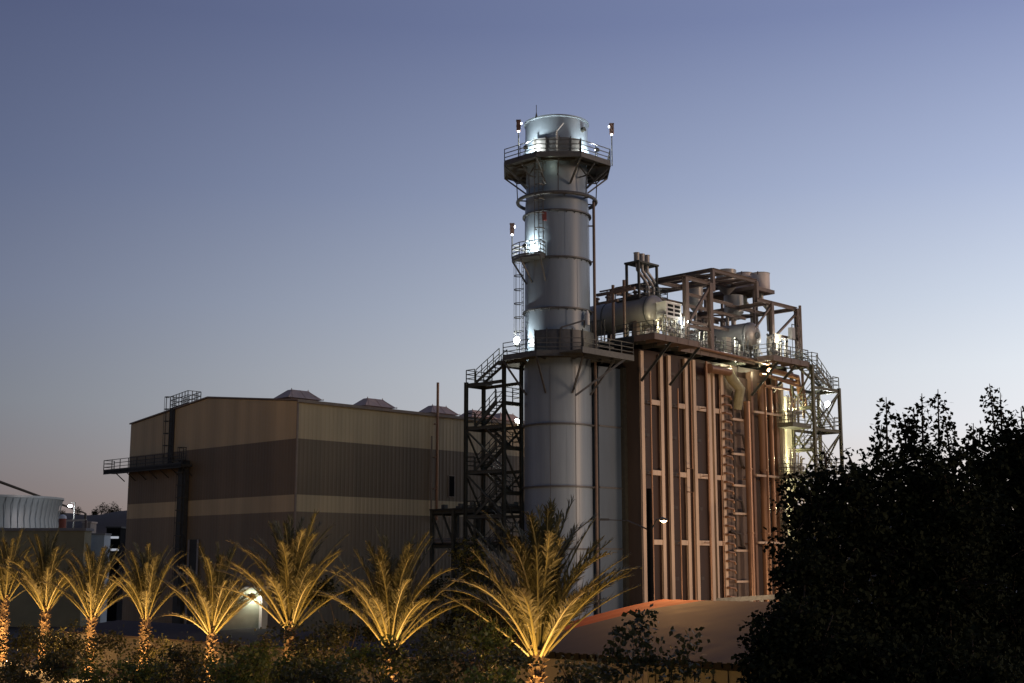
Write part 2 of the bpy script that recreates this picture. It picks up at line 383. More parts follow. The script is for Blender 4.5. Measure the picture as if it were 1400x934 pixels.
# ------------------------------------------------------------------ exhaust stack
SX, SY = at(762, 400, 105).x, 105.0
def zf(py, dy=2.75): return at(762, py, 105 - dy).z
st = thing('exhaust_stack', 'tall round blue grey exhaust stack with ringed shell and lit top', 'chimney', (SX, SY, 0))
CS = (SX, SY, 0)
zt = zf(155.5)
m = MB(); prof = [(2.72, 0), (2.72, zf(497)), (2.66, zf(497) + .01), (2.64, zf(285)), (2.52, zf(250)), (2.52, zf(222, 2.6)), (2.74, zf(214)), (2.78, zf(199)), (2.58, zf(189)), (2.58, zt - .18), (2.70, zt - .12), (2.70, zt), (2.5, zt), (2.45, zt - 3)]
m.lathe(CS, prof, 96); m.build('shell', M_stack, st)
for py in (285, 349, 419, 578, 664, 750):
    z = zf(py, 2.85); rr = 2.72 if py > 480 else 2.66
    m = MB(); m.lathe(CS, [(rr - .05, z - .09), (rr + .17, z - .09), (rr + .17, z + .03), (rr - .05, z + .03)], 96)
    if py < 480:
        for i in range(24): a = i * math.pi / 12; m.bar(Vector(CS) + Vector((2.6 * math.cos(a), 2.6 * math.sin(a), z - .25)), Vector(CS) + Vector((2.8 * math.cos(a), 2.8 * math.sin(a), z - .09)), .04)
    m.build('stiffener_ring', M_ring, st)
for a in (R(-62), R(-105)):           # vertical seams
    m = MB(); m.bar((SX + 2.725 * math.cos(a), SY + 2.725 * math.sin(a), 1), (SX + 2.725 * math.cos(a), SY + 2.725 * math.sin(a), zf(500)), .035); m.build('seam', M_ring, st)
for k_, (py0, py1) in enumerate(((285, 349), (349, 419), (419, 480), (497, 578), (578, 664), (664, 750), (214, 285))):
    for d_ in (-150 + 37 * (k_ % 3), -78 + 23 * (k_ % 2)):
        rr = 2.725 if py0 > 490 else 2.668
        if k_ == 6: continue
        m = MB(); m.bar((SX + rr * math.cos(R(d_)), SY + rr * math.sin(R(d_)), zf(py1)), (SX + rr * math.cos(R(d_)), SY + rr * math.sin(R(d_)), zf(py0)), .014); m.build('seam', M_stack, st)
m = MB(); m.bar((SX - 1.7, SY - 2, zt), (SX - 1.7, SY - 2, zt + 1.0), .05); m.cyl((SX - 1.7, SY - 2, zt - .1), (SX - 1.7, SY - 2, zt + .35), .12, .03); m.build('lightning_rod', M_dark, st)
m = MB(); a = R(-38); m.cyl((SX + 2.5 * math.cos(a), SY + 2.5 * math.sin(a), zt - 1.0), (SX + 2.85 * math.cos(a), SY + 2.85 * math.sin(a), zt - .95), .2); m.build('sampling_port', M_dark, st)
# ring pipe and its riser
zr = at(762, 256, 105 - 3.2).z - .4
m = MB(); m.tube([(SX + 3.22 * math.cos(2 * math.pi * i / 64), SY + 3.22 * math.sin(2 * math.pi * i / 64), zr) for i in range(64)], .15, 10, True)
for i in range(8):
    a = i * math.pi / 4 + .2; m.bar((SX + 2.5 * math.cos(a), SY + 2.5 * math.sin(a), zr), (SX + 3.2 * math.cos(a), SY + 3.2 * math.sin(a), zr), .1)
m.build('ring_pipe', M_ring, st)
a = R(-12); xr, yr = SX + 3.05 * math.cos(a), SY + 3.05 * math.sin(a)
m = MB(); m.cyl((xr, yr, 1), (xr, yr, zr), .12)
for py in (300, 350, 420, 578, 664): m.bar((xr, yr, zf(py)), (xr - .5, yr, zf(py)), .1)
m.build('riser_pipe', M_frame, st)
def octo(a, n=8, off=R(22.5)): c = a / math.cos(R(22.5)); return [(SX + c * math.cos(off + i * R(45)), SY + c * math.sin(off + i * R(45))) for i in range(n)]
def platform(a, z, name, brace, drop, ri=2.75):
    P = octo(a); m = MB(); Q = [(SX + (ri + .05) * math.cos(R(22.5) + i * R(45)) / 1, SY + (ri + .05) * math.sin(R(22.5) + i * R(45))) for i in range(8)]
    for i in range(8):
        j = (i + 1) % 8; m.add([(*P[i], z), (*P[j], z), (*Q[j], z), (*Q[i], z), (*P[i], z - .05), (*P[j], z - .05), (*Q[j], z - .05), (*Q[i], z - .05)], [(0, 1, 2, 3), (7, 6, 5, 4), (0, 4, 5, 1)])
        m.bar((*P[i], z - .1), (*P[j], z - .1), .1, .3)
        mid = lambda A, B, f: Vector((A[0] + (B[0] - A[0]) * f, A[1] + (B[1] - A[1]) * f, z - .16))
        m.bar(mid(P[i], Q[i], .5), mid(P[j], Q[j], .5), .08, .18)
        m.bar((*P[i], z - .16), (*Q[i], z - .16), .1, .22)
    pl = m.build(name, M_galv, st)
    m = MB(); m.rail([(*p, z + .05) for p in P], closed=True); m.build('railing', M_galv, pl)
    for i in brace:
        an = R(22.5) + i * R(45); m = MB()
        m.bar((P[i][0], P[i][1], z - .25), (SX + ri * math.cos(an), SY + ri * math.sin(an), z - drop), .13); m.build('bracket', M_ring, pl)
    return pl
zp1 = at(762, 210, 105 - 4.3).z
pl1 = platform(4.3, zp1, 'top_platform', range(8), 1.9, 2.6)
zp2 = at(762, 482, 105 - 4.4).z
pl2 = platform(4.4, zp2, 'lower_platform', [4, 5, 6, 7], 2.9)
# under-platform truss webs
m = MB()
for i in range(8):
    an = i * R(45); c, s_ = math.cos(an), math.sin(an)
    m.bar((SX + 4.2 * c, SY + 4.2 * s_, zp1 - .3), (SX + 3.3 * c, SY + 3.3 * s_, zp1 - 1.2), .09)
    m.bar((SX + 3.3 * c, SY + 3.3 * s_, zp1 - 1.2), (SX + 2.6 * c, SY + 2.6 * s_, zp1 - .3), .09); m.bar((SX + 2.5 * c, SY + 2.5 * s_, zp1 - 1.2), (SX + 3.3 * c, SY + 3.3 * s_, zp1 - 1.2), .09)
    m.bar((SX + 3.3 * c, SY + 3.3 * s_, zp1 - 1.2), (SX + 3.22 * c, SY + 3.22 * s_, zr), .08)
m.build('truss', M_ring, pl1)
# wind screens on both platforms
for zz, hh, pl_, rr in ((zp1 + .05, 1.75, pl1, 2.98), (zp2 + .35, 1.75, pl2, 2.96)):
    m = MB(); m.lathe(CS, [(rr, zz), (rr, zz + hh), (rr + .06, zz + hh), (rr + .06, zz)], 48, R(-128), R(-15) if pl_ is pl2 else R(-52)); m.build('screen', M_ring, pl_)
    m = MB()
    for d in (-128, -108, -88, -70, -52): m.bar((SX + 3.08 * math.cos(R(d)), SY + 3.08 * math.sin(R(d)), zz), (SX + 3.08 * math.cos(R(d)), SY + 3.08 * math.sin(R(d)), zz + hh + .1), .09)
    m.build('screen_post', M_galv, pl_)
m = MB(); m.bar((SX + .2, SY - 3.5, zp2), (SX + .2, SY - 3.5, zp2 + 2.2), .12); m.bar((SX + .2, SY - 3.5, zp2 + 2.15), (SX + 2.0, SY - 3.2, zp2 + 2.75), .12); m.bar((SX + 2, SY - 3.2, zp2 + 2.75), (SX + 2, SY - 2.6, zp2 + 2.3), .1); m.build('davit', M_ring, pl2)
m = MB(); m.bar((SX - .1, SY - 3.9, zp1), (SX - .1, SY - 3.9, zp1 + 2.0), .12); m.bar((SX - .1, SY - 3.9, zp1 + 2), (SX + .45, SY - 3.2, zp1 + 2.9), .07); m.build('davit', M_white, pl1)
m = MB(); m.cyl((SX + 2.3, SY - 1.9, zp2 + 2.6), (SX + 2.3, SY - 1.9, zp2 + 3.5), .2); m.cyl((SX + 2.3, SY - 1.9, zp2 + 3.5), (SX + 2.3, SY - 1.9, zp2 + 3.8), .2, .05); m.build('junction_canister', M_white, st)
# walkway from lower platform to the boiler
m = MB(BC); tA, _ = onp(806, 485, s=-1.0); e0 = -8.6
zq = zp2
m.box(-8.3, -2.2, -1.2, 1.2, zq - .06, zq); m.box(-8.3, -2.2, -1.25, -1.19, zq - .3, zq + .16); m.box(-2.2, -2.1, -1.2, 1.2, zq - .3, zq + .16); lk = m.build('link_walkway', M_galv, st)
m = MB(BC); m.rail([(-6.6, -1.2, zq), (-2.2, -1.2, zq), (-2.2, 1.2, zq)]); m.build('railing', M_galv, lk)
m = MB(BC); m.bar((-3.2, -1.1, zq - .3), (-6.4, 1.2, zq - 3.2), .16); m.build('bracket', M_ring, lk)
# middle platform, ladders
def polar(r, deg, z): return Vector((SX + r * math.cos(R(deg)), SY + r * math.sin(R(deg)), z))
zm = at(722, 350, 102.5).z
m = MB(); arc = [polar(2.7, d, 0).xy for d in range(-155, -111, 6)]
outp = [polar(4.0, -158, 0).xy, polar(4.05, -140, 0).xy, polar(3.9, -112, 0).xy]
poly = [tuple(p) for p in [polar(2.7, -158, 0).xy, outp[0], outp[1], outp[2], polar(2.7, -112, 0).xy, polar(2.7, -134, 0).xy]]
m.prism(poly, zm - .2, zm); pm = m.build('middle_platform', M_galv, st)
m = MB(); m.rail([(*poly[0], zm), (*outp[0], zm), (*outp[1], zm), (*outp[2], zm), (*poly[4], zm)], sp=1.0); m.build('railing', M_galv, pm)
for d in (-158, -140, -112):
    m = MB(); m.bar(polar(3.95, d, zm - .2), polar(2.7, d, zm - 2.0), .11); m.build('bracket', M_ring, pm)
pa = polar(2.95, -118, zm); pb = polar(2.95, -118, zp1 + .2); sd_ = Vector((-math.sin(R(-118)), math.cos(R(-118)), 0)); ou = Vector((math.cos(R(-118)), math.sin(R(-118)), 0))
m = MB(); m.ladder(pa, pb, sd_, ou); m.build('upper_ladder', M_galv, st)
pa = polar(2.95, -163, zp2); pb = polar(2.95, -163, zm + 1); sd_ = Vector((-math.sin(R(-163)), math.cos(R(-163)), 0)); ou = Vector((math.cos(R(-163)), math.sin(R(-163)), 0))
m = MB(); m.ladder(pa, pb, sd_, ou); m.build('lower_ladder', M_galv, st)
m = MB(); c = polar(2.95, -112, zm + 3.2); m.box(c.x - .18, c.x + .18, c.y - .15, c.y + .15, c.z - .35, c.z + .35); m.build('red_box', mat('red_paint', (.22, .06, .05), .5), st)

# obstruction beacons on masts
def beacon(p, label, hgt=1.7, side=1):
    r = thing('obstruction_light', label, 'beacon', p, 0, 'beacons on the stack')
    p = Vector(p); m = MB(); m.cyl(p, p + Vector((0, 0, hgt)), .045, n=8); m.build('mast', M_dark, r)
    m = MB(); q = p + Vector((0, 0, hgt)); m.box(q.x - .17, q.x + .17, q.y - .17, q.y + .17, q.z + .12, q.z + .95); m.box(q.x - .2, q.x + .2, q.y - .2, q.y + .2, q.z + .95, q.z + 1.0)
    m.box(q.x - .19, q.x + .19, q.y - .19, q.y + .19, q.z + .5, q.z + .54); m.build('lamp_housing', mat('rusty_housing', (.10, .06, .05), .7), r)
    m = MB(); m.lathe((q.x, q.y - .05, q.z), [(.0, -.02), (.07, 0), (.08, .08), (.05, .12)], 12); m.build('lens', M_lenss, r)
    m = MB(); c = q + Vector((side * .22, -.12, .7)); m.cyl(c - Vector((side * .04, 0, 0)), c + Vector((side * .05, 0, 0)), .1, .07, 12); m.build('lens', M_lenss, r)
P1 = octo(4.3)
beacon((at(709, 200, 102).x, 102.0, zp1), 'rusty box beacon on a thin mast at the stack top, left one', 2.2, 1)
beacon((at(836.5, 200, 104).x, 104.0, zp1 - .0), 'rusty box beacon on a thin mast at the stack top, right one', 2.6, -1)
beacon((*(polar(4.0, -157, 0).xy), zm), 'rusty box beacon on a mast at the small middle platform', 1.9, 1)

# floodlights
def flood(p, aim, e, label, col=CW, lens=M_lens, hgt=.9, spot=None, group='floodlights on the plant', size=.2, vis=True, rad=.12):
    p = Vector(p); aim = Vector(aim)
    r = thing('floodlight', label, 'floodlight', p, 0, group)
    q = p + Vector((0, 0, hgt)); d = (aim - q).normalized()
    m = MB(); m.bar(p, q - Vector((0, 0, size * .7)), .05); m.bar(q - Vector((size * .9, 0, size * .7)), q + Vector((size * .9, 0, -size * .7)), .04); m.build('bracket', M_dark, r)
    m = MB(); m.cyl(q - d * .16, q + d * .06, size * .6, size, 12); m.build('lamp_housing', M_dark, r)
    m = MB(); m.cyl(q + d * .062, q + d * .08, size * .88, n=12); m.build('lens', lens, r)
    lamp('floodlight_lamp', q + d * .28, e, col, rad, 'SPOT' if spot else 'POINT', aim, spot or 90)
    return r
flood(polar(4.05, -130, zp1), polar(2.6, -122, zp1 + 1.6), 600, 'small floodlight behind the top railing, washing the left of the stack')
flood(polar(4.05, -38, zp1), polar(2.6, -42, zp1 + 1.2), 400, 'small floodlight behind the top railing, washing the right of the stack')
flood(polar(3.5, -140, zm), polar(2.6, -135, zm + 1.2), 280, 'small floodlight on the little middle platform')
flood(polar(3.5, -160, zp2), (SX - 6, SY - 8, zp2 + 1), 400, 'brightest floodlight, at the left end of the lower stack platform', hgt=1.5, size=.3)
lamp('floodlight_lamp', polar(3.3, -100, zp1 - .6), 7, (.9, 1, .8), .1)  # bare point light below the top platform, no fixture built

# outlet duct between stack and boiler
dc = thing('outlet_duct', 'flat blue grey duct joining the stack to the brown boiler', 'duct', W(-5, 1.7, 0), ANG)
td, _ = onp(819, 600, s=1.7); m = MB(BC); m.box(td, -.01, 1.7, 7.3, 0, 22.6); m.build('duct_shell', M_duct, dc)
m = MB(BC); m.box(-5.6, td - .01, 3.2, 5.8, 0, 22.2); m.build('duct_neck', M_dark, dc)  # dark paint on the neck stands in for the shadowed gap beside the stack
for z in (zf(578), zf(664), zf(750)):
    m = MB(BC); m.box(td, -.1, 1.62, 1.699, z - .06, z + .06); m.build('stiffener', M_ring, dc)
m = MB(BC); m.box(-.4, -.02, 1.35, 1.697, 0, 22.7); m.build('corner_post', M_dark, dc)

# ------------------------------------------------------------------ boiler
bo = thing('heat_recovery_boiler', 'tall brown boiler block with vertical tan columns and pipes', 'boiler', W(0, 0, 0), ANG)
ZD = 24.75
m = MB(BC); m.box(.02, 19.2, 0, 9, 0, ZD - .6); m.build('casing', M_case, bo)
m = MB(BC); m.box(0, .018, 0, 9, 0, ZD - .6); m.build('end_casing', M_casee, bo)
def tcol(px, s=-.6, y=600): return onp(px, y, s=s)[0]
cols = [879.5, 906, 917, 940, 951, 971.5, 977.5, 989]
ct = [tcol(p, -.3) for p in cols]
for i, t in enumerate(ct):
    m = MB(BC); top = ZD - (.8 if i != 6 else 1.6); w_ = .19 if i not in (6,) else .13
    m.box(t - w_, t + w_, -.32, -.28, 0, top); m.box(t - .02, t + .02, -.28, 0, 0, top)
    for z in (5, 11.6, 17.6, 21): m.box(t - w_ - .01, t + w_ + .01, -.33, -.321, z, z + .05)
    m.build('column', M_col, bo)
levels = [onp(885, y_, s=-.5)[1] for y_ in (548, 645, 741)]
for a, b, half in ((0, 1, .45), (2, 3, .5), (4, 5, 0), (6, 7, 0)):
    for z in levels:
        m = MB(BC); t0 = ct[a] + .2 + (ct[b] - ct[a]) * half * .9; m.box(t0, ct[b] - .2, -.27, -.1, z - .2, z + .2); m.build('girt', M_col, bo)
        if half: m = MB(BC); m.box(ct[a] + .2, t0 - .1, -.2, -.02, z - .16, z + .16); m.build('girt', M_casee, bo)
for k, z in enumerate((levels[0] - 2.7, levels[1] - 2.7, levels[2] - 2.9, levels[0] + 2.6)):
    for a, b in ((0, 1), (2, 3), (4, 5)):
        m = MB(BC); m.box(ct[a] + .2, ct[a] + .95, -.16, -.01, z - .13, z + .13); m.build('stub_girt', M_casee, bo)
# sheet seams in the casing bays
m = MB(BC)
for z in [i * 1.42 + .6 for i in range(17)]:
    m.box(ct[0] + .2, ct[0] + .9, -.03, -.001, z, z + .03)
m.build('casing_seams', M_dark, bo)
# door-like recess and darker panels
m = MB(BC); m.box(ct[7] + .2, 15.3, -.16, -.002, 0, ZD - 1.6); m.build('access_panel', mat('weathered_panel', (.17, .125, .10), .6, 0, .4, .9, .3), bo)
def vpipe(px, r, z0, z1, s=-.55, mt=M_pipe, name='pipe'):
    t = tcol(px, s); m = MB(BC); m.cyl((t, s, z0), (t, s, z1), r, n=16)
    for z in levels: m.bar((t, s, z), (t, -.3, z), .08)
    for z in (z0 + 2.2, z0 + 7.5, z0 + 13): 
        if z < z1: m.cyl((t, s, z), (t, s, z + .1), r * 1.25, n=16)
    return m.build(name, mt, bo)
vpipe(890.5, .07, 0, ZD - 2.3); vpipe(928, .06, 0, ZD - 3.5); vpipe(968, .09, 0, ZD - .9, -.95)
vpipe(985, .05, 0, ZD - 3, -.3)
tz = tcol(946, -.9); zz1 = onp(946, 641, s=-.9)[1]; zz2 = onp(946, 673, s=-.9)[1]
m = MB(BC); m.tube([(tz, -.9, ZD - 1), (tz, -.9, zz1), (tz - .75, -.9, zz1)], .055); m.build('pipe', M_pipe, bo)
m = MB(BC); m.tube([(tz - .75, -.9, zz2), (tz + .02, -.9, zz2), (tz + .05, -.9, 2)], .055); m.build('pipe', M_pipe, bo)
vpipe(1022.5, .30, 2, ZD - 3.8, -.9); vpipe(1043, .36, 2, ZD - 2.0, -.9); vpipe(1048, .10, 0, ZD - 1.8, -1.3); vpipe(1055, .2, 0, ZD - 2.0, -.9)
for px_, w_ in ((1030, .16), (1064, .2)):
    t = tcol(px_); m = MB(BC); m.box(t - w_, t + w_, -.62, -.58, 0, ZD - 1); m.box(t - .02, t + .02, -.58, 0, 0, ZD - 1); m.build('column', mat('brown_column', (.22, .13, .09), .5, 0, .2, 1.5), bo)
t = tcol(1066.5, -.3); m = MB(BC); m.box(t - .1, t + .25, -.66, .1, 0, ZD - 1.6); m.build('column', M_cream, bo)
z = 2.0
while z < ZD - 3:                               # rungs of header stubs
    t = tcol(995, -.5); m = MB(BC); m.tube([(t - .42, -.2, z), (t - .42, -.62, z), (t + .3, -.66, z - .05), (t + .42, -.66, z - .3)], .10, 8); m.build('stub_pipe', M_pipe, bo); z += .74
t = tcol(1003, -.5)
m = MB(BC); m.cyl((t, -.5, 2), (t, -.5, ZD - 3), .09); m.build('header_pipe', M_casee, bo)
for zl in [levels[0] - .6, levels[0] - 3.6, levels[1] - .6, levels[1] - 3.0, levels[2] - .6, levels[2] - 3.2]:
    m = MB(BC); m.box(tcol(1001), tcol(1019), -.72, -.5, zl - .09, zl + .09); m.build('pipe_support', M_col, bo)
for zl in (levels[0] + .2, levels[1] + .35, levels[2] + .1):
    m = MB(BC); m.box(tcol(1025), tcol(1063), -1.25, -1.1, zl - .09, zl + .09); m.build('pipe_support', M_col, bo)
for (px_, y_, r_) in ((1012, 560, .22), (1014, 600, .16), (1010, 625, .2), (1013, 690, .18), (1011, 735, .2)):
    t_, z_ = onp(px_, y_, s=-.5); m = MB(BC); m.tube([(t_ - 1, -.3, z_ + .5), (t_, -.6, z_ + .3), (t_ + .3, -.6, z_ - .7), (t_ + 1.0, -.3, z_ - .9)], r_ * .6, 8); m.build('branch_pipe', M_casee, bo)
m = MB(BC); a_, za = onp(905, 462, s=-1.4); b_, zb = onp(1052, 520, s=-1.4); m.cyl((a_, -1.4, za - .1), (b_, -1.4, za - .5), .13); m.build('header_pipe', M_pipe, bo)
m = MB(BC); a_, za = onp(970, 504, s=-1); b_, zb = onp(997, 508, s=-1); m.cyl((a_, -1, za), (b_, -1, za), .36); m.cyl((a_ - .1, -1, za), (a_, -1, za), .44); m.build('header_pipe', M_pipe, bo)
m = MB(BC); a_, za = onp(985, 528, s=-.5); m.tube([(a_ + 1, -.4, ZD - 1), (a_ + 1.3, -.8, ZD - 2), (a_ + 2.2, -1, ZD - 2.8), (a_ + 2.3, -.5, ZD - 4.5)], .45, 12); m.build('elbow_pipe', mat('lagged_pipe', (.30, .28, .16), .5, 0, .25, 2), bo)
# pipes visible under the deck at right
for k, (p0, p1, r_) in enumerate((((1040, 512), (1092, 524), .17), ((1052, 506), (1090, 516), .25), ((1046, 528), (1080, 533), .12), ((1062, 518), (1098, 530), .14))):
    a_, za = onp(*p0, s=-1.2 - .2 * k); b_, zb = onp(*p1, s=-1.2 - .2 * k)
    m = MB(BC); m.tube([(a_, -1.2 - .2 * k, za), (b_, -1.2 - .2 * k, zb), (b_ + .4, -1.2 - .2 * k, zb - 1.6)], r_, 10); m.build('header_pipe', M_pipe, bo)
# decks
m = MB(BC)
def deck(t0, t1, s0, s1, z=ZD, name='deck', mt=M_frame):
    m = MB(BC); m.box(t0, t1, s0, s1, z - .07, z); m.box(t0, t1, s0 - .06, s0, z - .36, z + .1); m.box(t0 - .06, t0, s0 - .06, s1, z - .36, z + .1); m.box(t1, t1 + .06, s0 - .06, s1, z - .36, z + .1)
    n = max(2, int((t1 - t0) / 1.2))
    for i in range(n + 1):
        t = t0 + (t1 - t0) * i / n; m.box(t - .05, t + .05, s0 + .01, min(s1, s0 + 3.2), z - .32, z - .075)
        if name == 'deck': m.box(t - .03, t + .03, s0 - .09, s0 - .062, z - .3, z + .08)
    return m.build(name, mt, bo)
d1 = deck(-1.8, 4.0, -3, -1.02); d2 = deck(4.08, 14.7, -1.1, -.9, ZD - .1); d3 = deck(14.8, 20.5, -3, -1.02, ZD + .12)
m = MB(BC); m.box(-1.8, 20.5, -1, 10, ZD - .2, ZD - .1); m.box(-1.9, -1.81, -1, 10, ZD - .5, ZD); 
for i in range(11):
    t = -1.5 + i * 2.15; m.box(t - .1, t + .1, -.98, 9.9, ZD - .55, ZD - .205)
m.build('main_deck', M_dark, bo)
for d_, pts in ((d1, [(-1.8, 1, ZD), (-1.8, -3, ZD), (4, -3, ZD), (4, -1.05, ZD)]), (d2, [(4.1, -1.1, ZD), (14.7, -1.1, ZD)]), (d3, [(14.8, -1, ZD + .12), (14.8, -3, ZD + .12), (20.5, -3, ZD + .12), (20.5, -.5, ZD + .12)])):
    m = MB(BC); m.rail(pts, sp=1.5, h=1.15); m.build('railing', M_galv, d_)
for (f, tq) in (((877, 521), (917, 464)), ((916, 527), (956, 468)), ((1028, 541), (1064, 501)), ((1056, 537), (1088, 498))):
    a_, za = onp(*f, s=-.7); b_, zb = onp(*tq, s=-2.9)
    m = MB(BC); m.hbeam((a_, -.66, za), (b_, -2.9, ZD - .3), .2, .2); m.build('deck_brace', M_dark, bo)

# inlet duct at right end, cream and lit
ib = thing('inlet_duct', 'cream panelled inlet duct behind the right stair tower', 'duct', W(19.4, .6, 0), ANG)
m = MB(BC); m.box(19.25, 23.2, .6, 8.6, 0, 22.3); m.build('duct_shell', M_cream, ib)
for t in (19.35, 20.5, 21.7, 22.9): m = MB(BC); m.box(t, t + .16, .32, .598, 0, 22.2); m.build('stiffener', M_cream, ib)
for z in (4, 8.2, 12.3, 16.4, 20.4): m = MB(BC); m.box(19.3, 23.2, .4, .597, z, z + .2); m.build('stiffener', M_frame, ib)

# ------------------------------------------------------------------ stair towers
def stair_tower(name, label, O, du, dv, ztop, tops, axis, m_, landings, group):
    """O near corner, du along U, dv along V; flights run along `axis`"""
    r = thing(name, label, 'stair tower', (O[0], O[1], 0), ANG, group)
    cs = [(0, 0), (du, 0), (0, dv), (du, dv)]
    for (a, b), zt_ in zip(cs, tops):
        m = MB(O); m.box(a - .13, a + .13, b - .13, b - .10, 0, zt_); m.box(a - .13, a + .13, b + .1, b + .13, 0, zt_); m.box(a - .02, a + .02, b - .1, b + .1, 0, zt_); m.build('column', m_, r)
    L = dv if axis == 'v' else du; Wd = du if axis == 'v' else dv
    def P(l, w_, z): return Vector((w_, l, z)) if axis == 'v' else Vector((l, w_, z))
    for (za, zb) in landings:           # za: level at far end, zb: next level up at near end
        for z, lo, hi in ((za, L - 1.0, L), (zb, 0, 1.0)):
            m = MB(O)
            q0, q1 = P(lo, .05, z), P(hi, Wd - .05, z); m.box(q0.x, q1.x, q0.y, q1.y, z - .06, z)
            if z == za:
                for w_ in (0, Wd): m.hbeam(P(0, w_, z - .2), P(L, w_, z - .2), .16, .26)
            l = L if z == za else 0; m.hbeam(P(l, 0, z - .2), P(l, Wd, z - .2), .16, .26)
            ld = m.build('landing', m_, r)
            m = MB(O); e = L if hi == L else 0
            m.rail([P(lo if e else hi, Wd, z), P(e, Wd, z), P(e, 0, z), P(lo if e else hi, 0, z)], sp=1.1, toe=False); m.build('railing', m_, ld)
        m = MB(O); wa, wb = Wd * .27, Wd * .73
        m.stair(P(L - 1, wa, za), P(1, wa, zb), P(0, 1, 0) - P(0, 0, 0), Wd * .42)
        for k in (wa - Wd * .21, wa + Wd * .21):
            for hh in (1.0, .55): m.bar(P(L - 1, k, za + hh), P(1, k, zb + hh), .05)
            for i in range(4): m.bar(P(L - 1 + (2 - L) * i / 3, k, za + (zb - za) * i / 3), P(L - 1 + (2 - L) * i / 3, k, za + (zb - za) * i / 3 + 1.0), .05)
        m.build('flight', m_, r)
        m = MB(O); zl = za - (zb - za)
        zl2 = zb - 2 * (zb - za)
        m.stair(P(1, wb, zl2 if zl2 > 0 else 0), P(L - 1, wb, za), P(0, 1, 0) - P(0, 0, 0), Wd * .42)
        for hh in (1.0, .55): m.bar(P(1, wb + Wd * .21, max(0, zl2) + hh), P(L - 1, wb + Wd * .21, za + hh), .05)
        m.build('flight', m_, r)
        for w_, fl in ((0, 0), (Wd, 1)):
            m = MB(O); m.bar(P(L, w_, za - .3), P(0, w_, za - 2 * (zb - za)), .13) if not fl else m.bar(P(0, w_, za - .4), P(L, w_, za - 2 * (zb - za)), .13); m.build('brace', m_, r)
        m = MB(O); m.bar(P(0, 0, zb - .4), P(0, Wd, zb - 2 * (zb - za)), .12); m.build('brace', m_, r)
        m = MB(O); m.bar(P(L, 0, za - .3), P(L, Wd, za - 2 * (zb - za)), .12); m.build('brace', m_, r)
    return r
O1 = (at(689, 600, 104.6).x, 104.6)
zL = [onp(634, y_, t=0, O=O1)[1] for y_ in (525, 584, 643)]; dz = zL[0] - zL[1]
print('tower1', zL, zp2)
lands = [(zL[0] - dz * k, zL[0] - dz * k + dz / 2) for k in range(1, 6)]
tw1 = stair_tower('stair_tower', 'open dark steel stair tower on the left of the stack', O1, 2.0, 4.4, 0, [zp2 - .2, zL[0] + 1.6, zL[0] + .1, zL[0] + .1], 'v', M_green, lands, 'stair towers')
m = MB(O1); m.box(.05, 1.95, 3.3, 4.4, zL[0] - .06, zL[0])
for w_ in (0, 2): m.hbeam((w_, 0, zL[0] - .2), (w_, 4.4, zL[0] - .2), .16, .26)
m.hbeam((0, 4.4, zL[0] - .2), (2, 4.4, zL[0] - .2), .16, .26); ld = m.build('landing', M_green, tw1)
m = MB(O1); m.rail([(.0, 3.4, zL[0]), (0, 4.4, zL[0]), (2, 4.4, zL[0]), (2, 3.4, zL[0])], sp=1.0, toe=False); m.build('railing', M_green, ld)
m = MB(O1); m.stair((.5, 3.3, zL[0]), (.5, .6, zp2), (1, 0, 0), .85)
for k in (.05, .95):
    for hh in (1.05, .6): m.bar((k, 3.3, zL[0] + hh), (k, .6, zp2 + hh), .05)
    for i in range(5): m.bar((k, 3.3 - 2.7 * i / 4, zL[0] + (zp2 - zL[0]) * i / 4), (k, 3.3 - 2.7 * i / 4, zL[0] + (zp2 - zL[0]) * i / 4 + 1.05), .05)
m.build('flight', M_green, tw1)
m = MB(O1); m.box(-.1, 3.0, -1.2, .6, zp2 - .3, zp2); m.build('landing', M_green, tw1)
O2 = tuple(W(21.4, -3.0, 0).xy)
O2 = (at(1114, 600, 1).x, 1)
k2 = onp(1114, 600, s=-3.0)[0]; O2 = tuple(W(k2, -3.0, 0).xy)
zr_ = onp(1112, 500, s=-3)[1]; zr2 = [onp(1150, y_, s=-3)[1] for y_ in (533, 588)]
print('tower2', k2, zr_, zr2)
dz2 = zr2[0] - zr2[1]
lands2 = [(zr2[0] - dz2 * k, zr2[0] - dz2 * k + dz2 / 2) for k in range(0, 6)]
M_green2 = mat('olive_stair_steel', (.13, .13, .09), .5, .1, .3, 3)
tw2 = stair_tower('stair_tower', 'open steel stair tower at the right end of the boiler, lit yellow green inside', O2, 4.5, 2.2, 0, [zr_, zr2[0] + .1, zr_ - .4, zr2[0] + .1], 'u', M_green2, lands2, 'stair towers')
m = MB(O2); m.stair((3.4, .6, zr2[0]), (-1.2, .6, ZD), (0, 1, 0), .85)
for k in (.2, 1.0):
    for hh in (1.05, .6): m.bar((3.4, k, zr2[0] + hh), (-1.2, k, ZD + hh), .05)
    for i in range(5): m.bar((3.4 - 4.6 * i / 4, k, zr2[0] + (ZD - zr2[0]) * i / 4), (3.4 - 4.6 * i / 4, k, zr2[0] + (ZD - zr2[0]) * i / 4 + 1.05), .05)
m.build('flight', M_green2, tw2)
for z in (19.2, 14.6, 10.2):                      # side gallery toward the boiler
    m = MB(O2); m.box(-3.2, -.15, .2, 1.8, z - .25, z); gl = m.build('gallery', M_green2, tw2)
    m = MB(O2); m.rail([(-.2, .2, z), (-3.2, .2, z), (-3.2, 1.8, z)], sp=.9); m.build('railing', M_green2, gl)

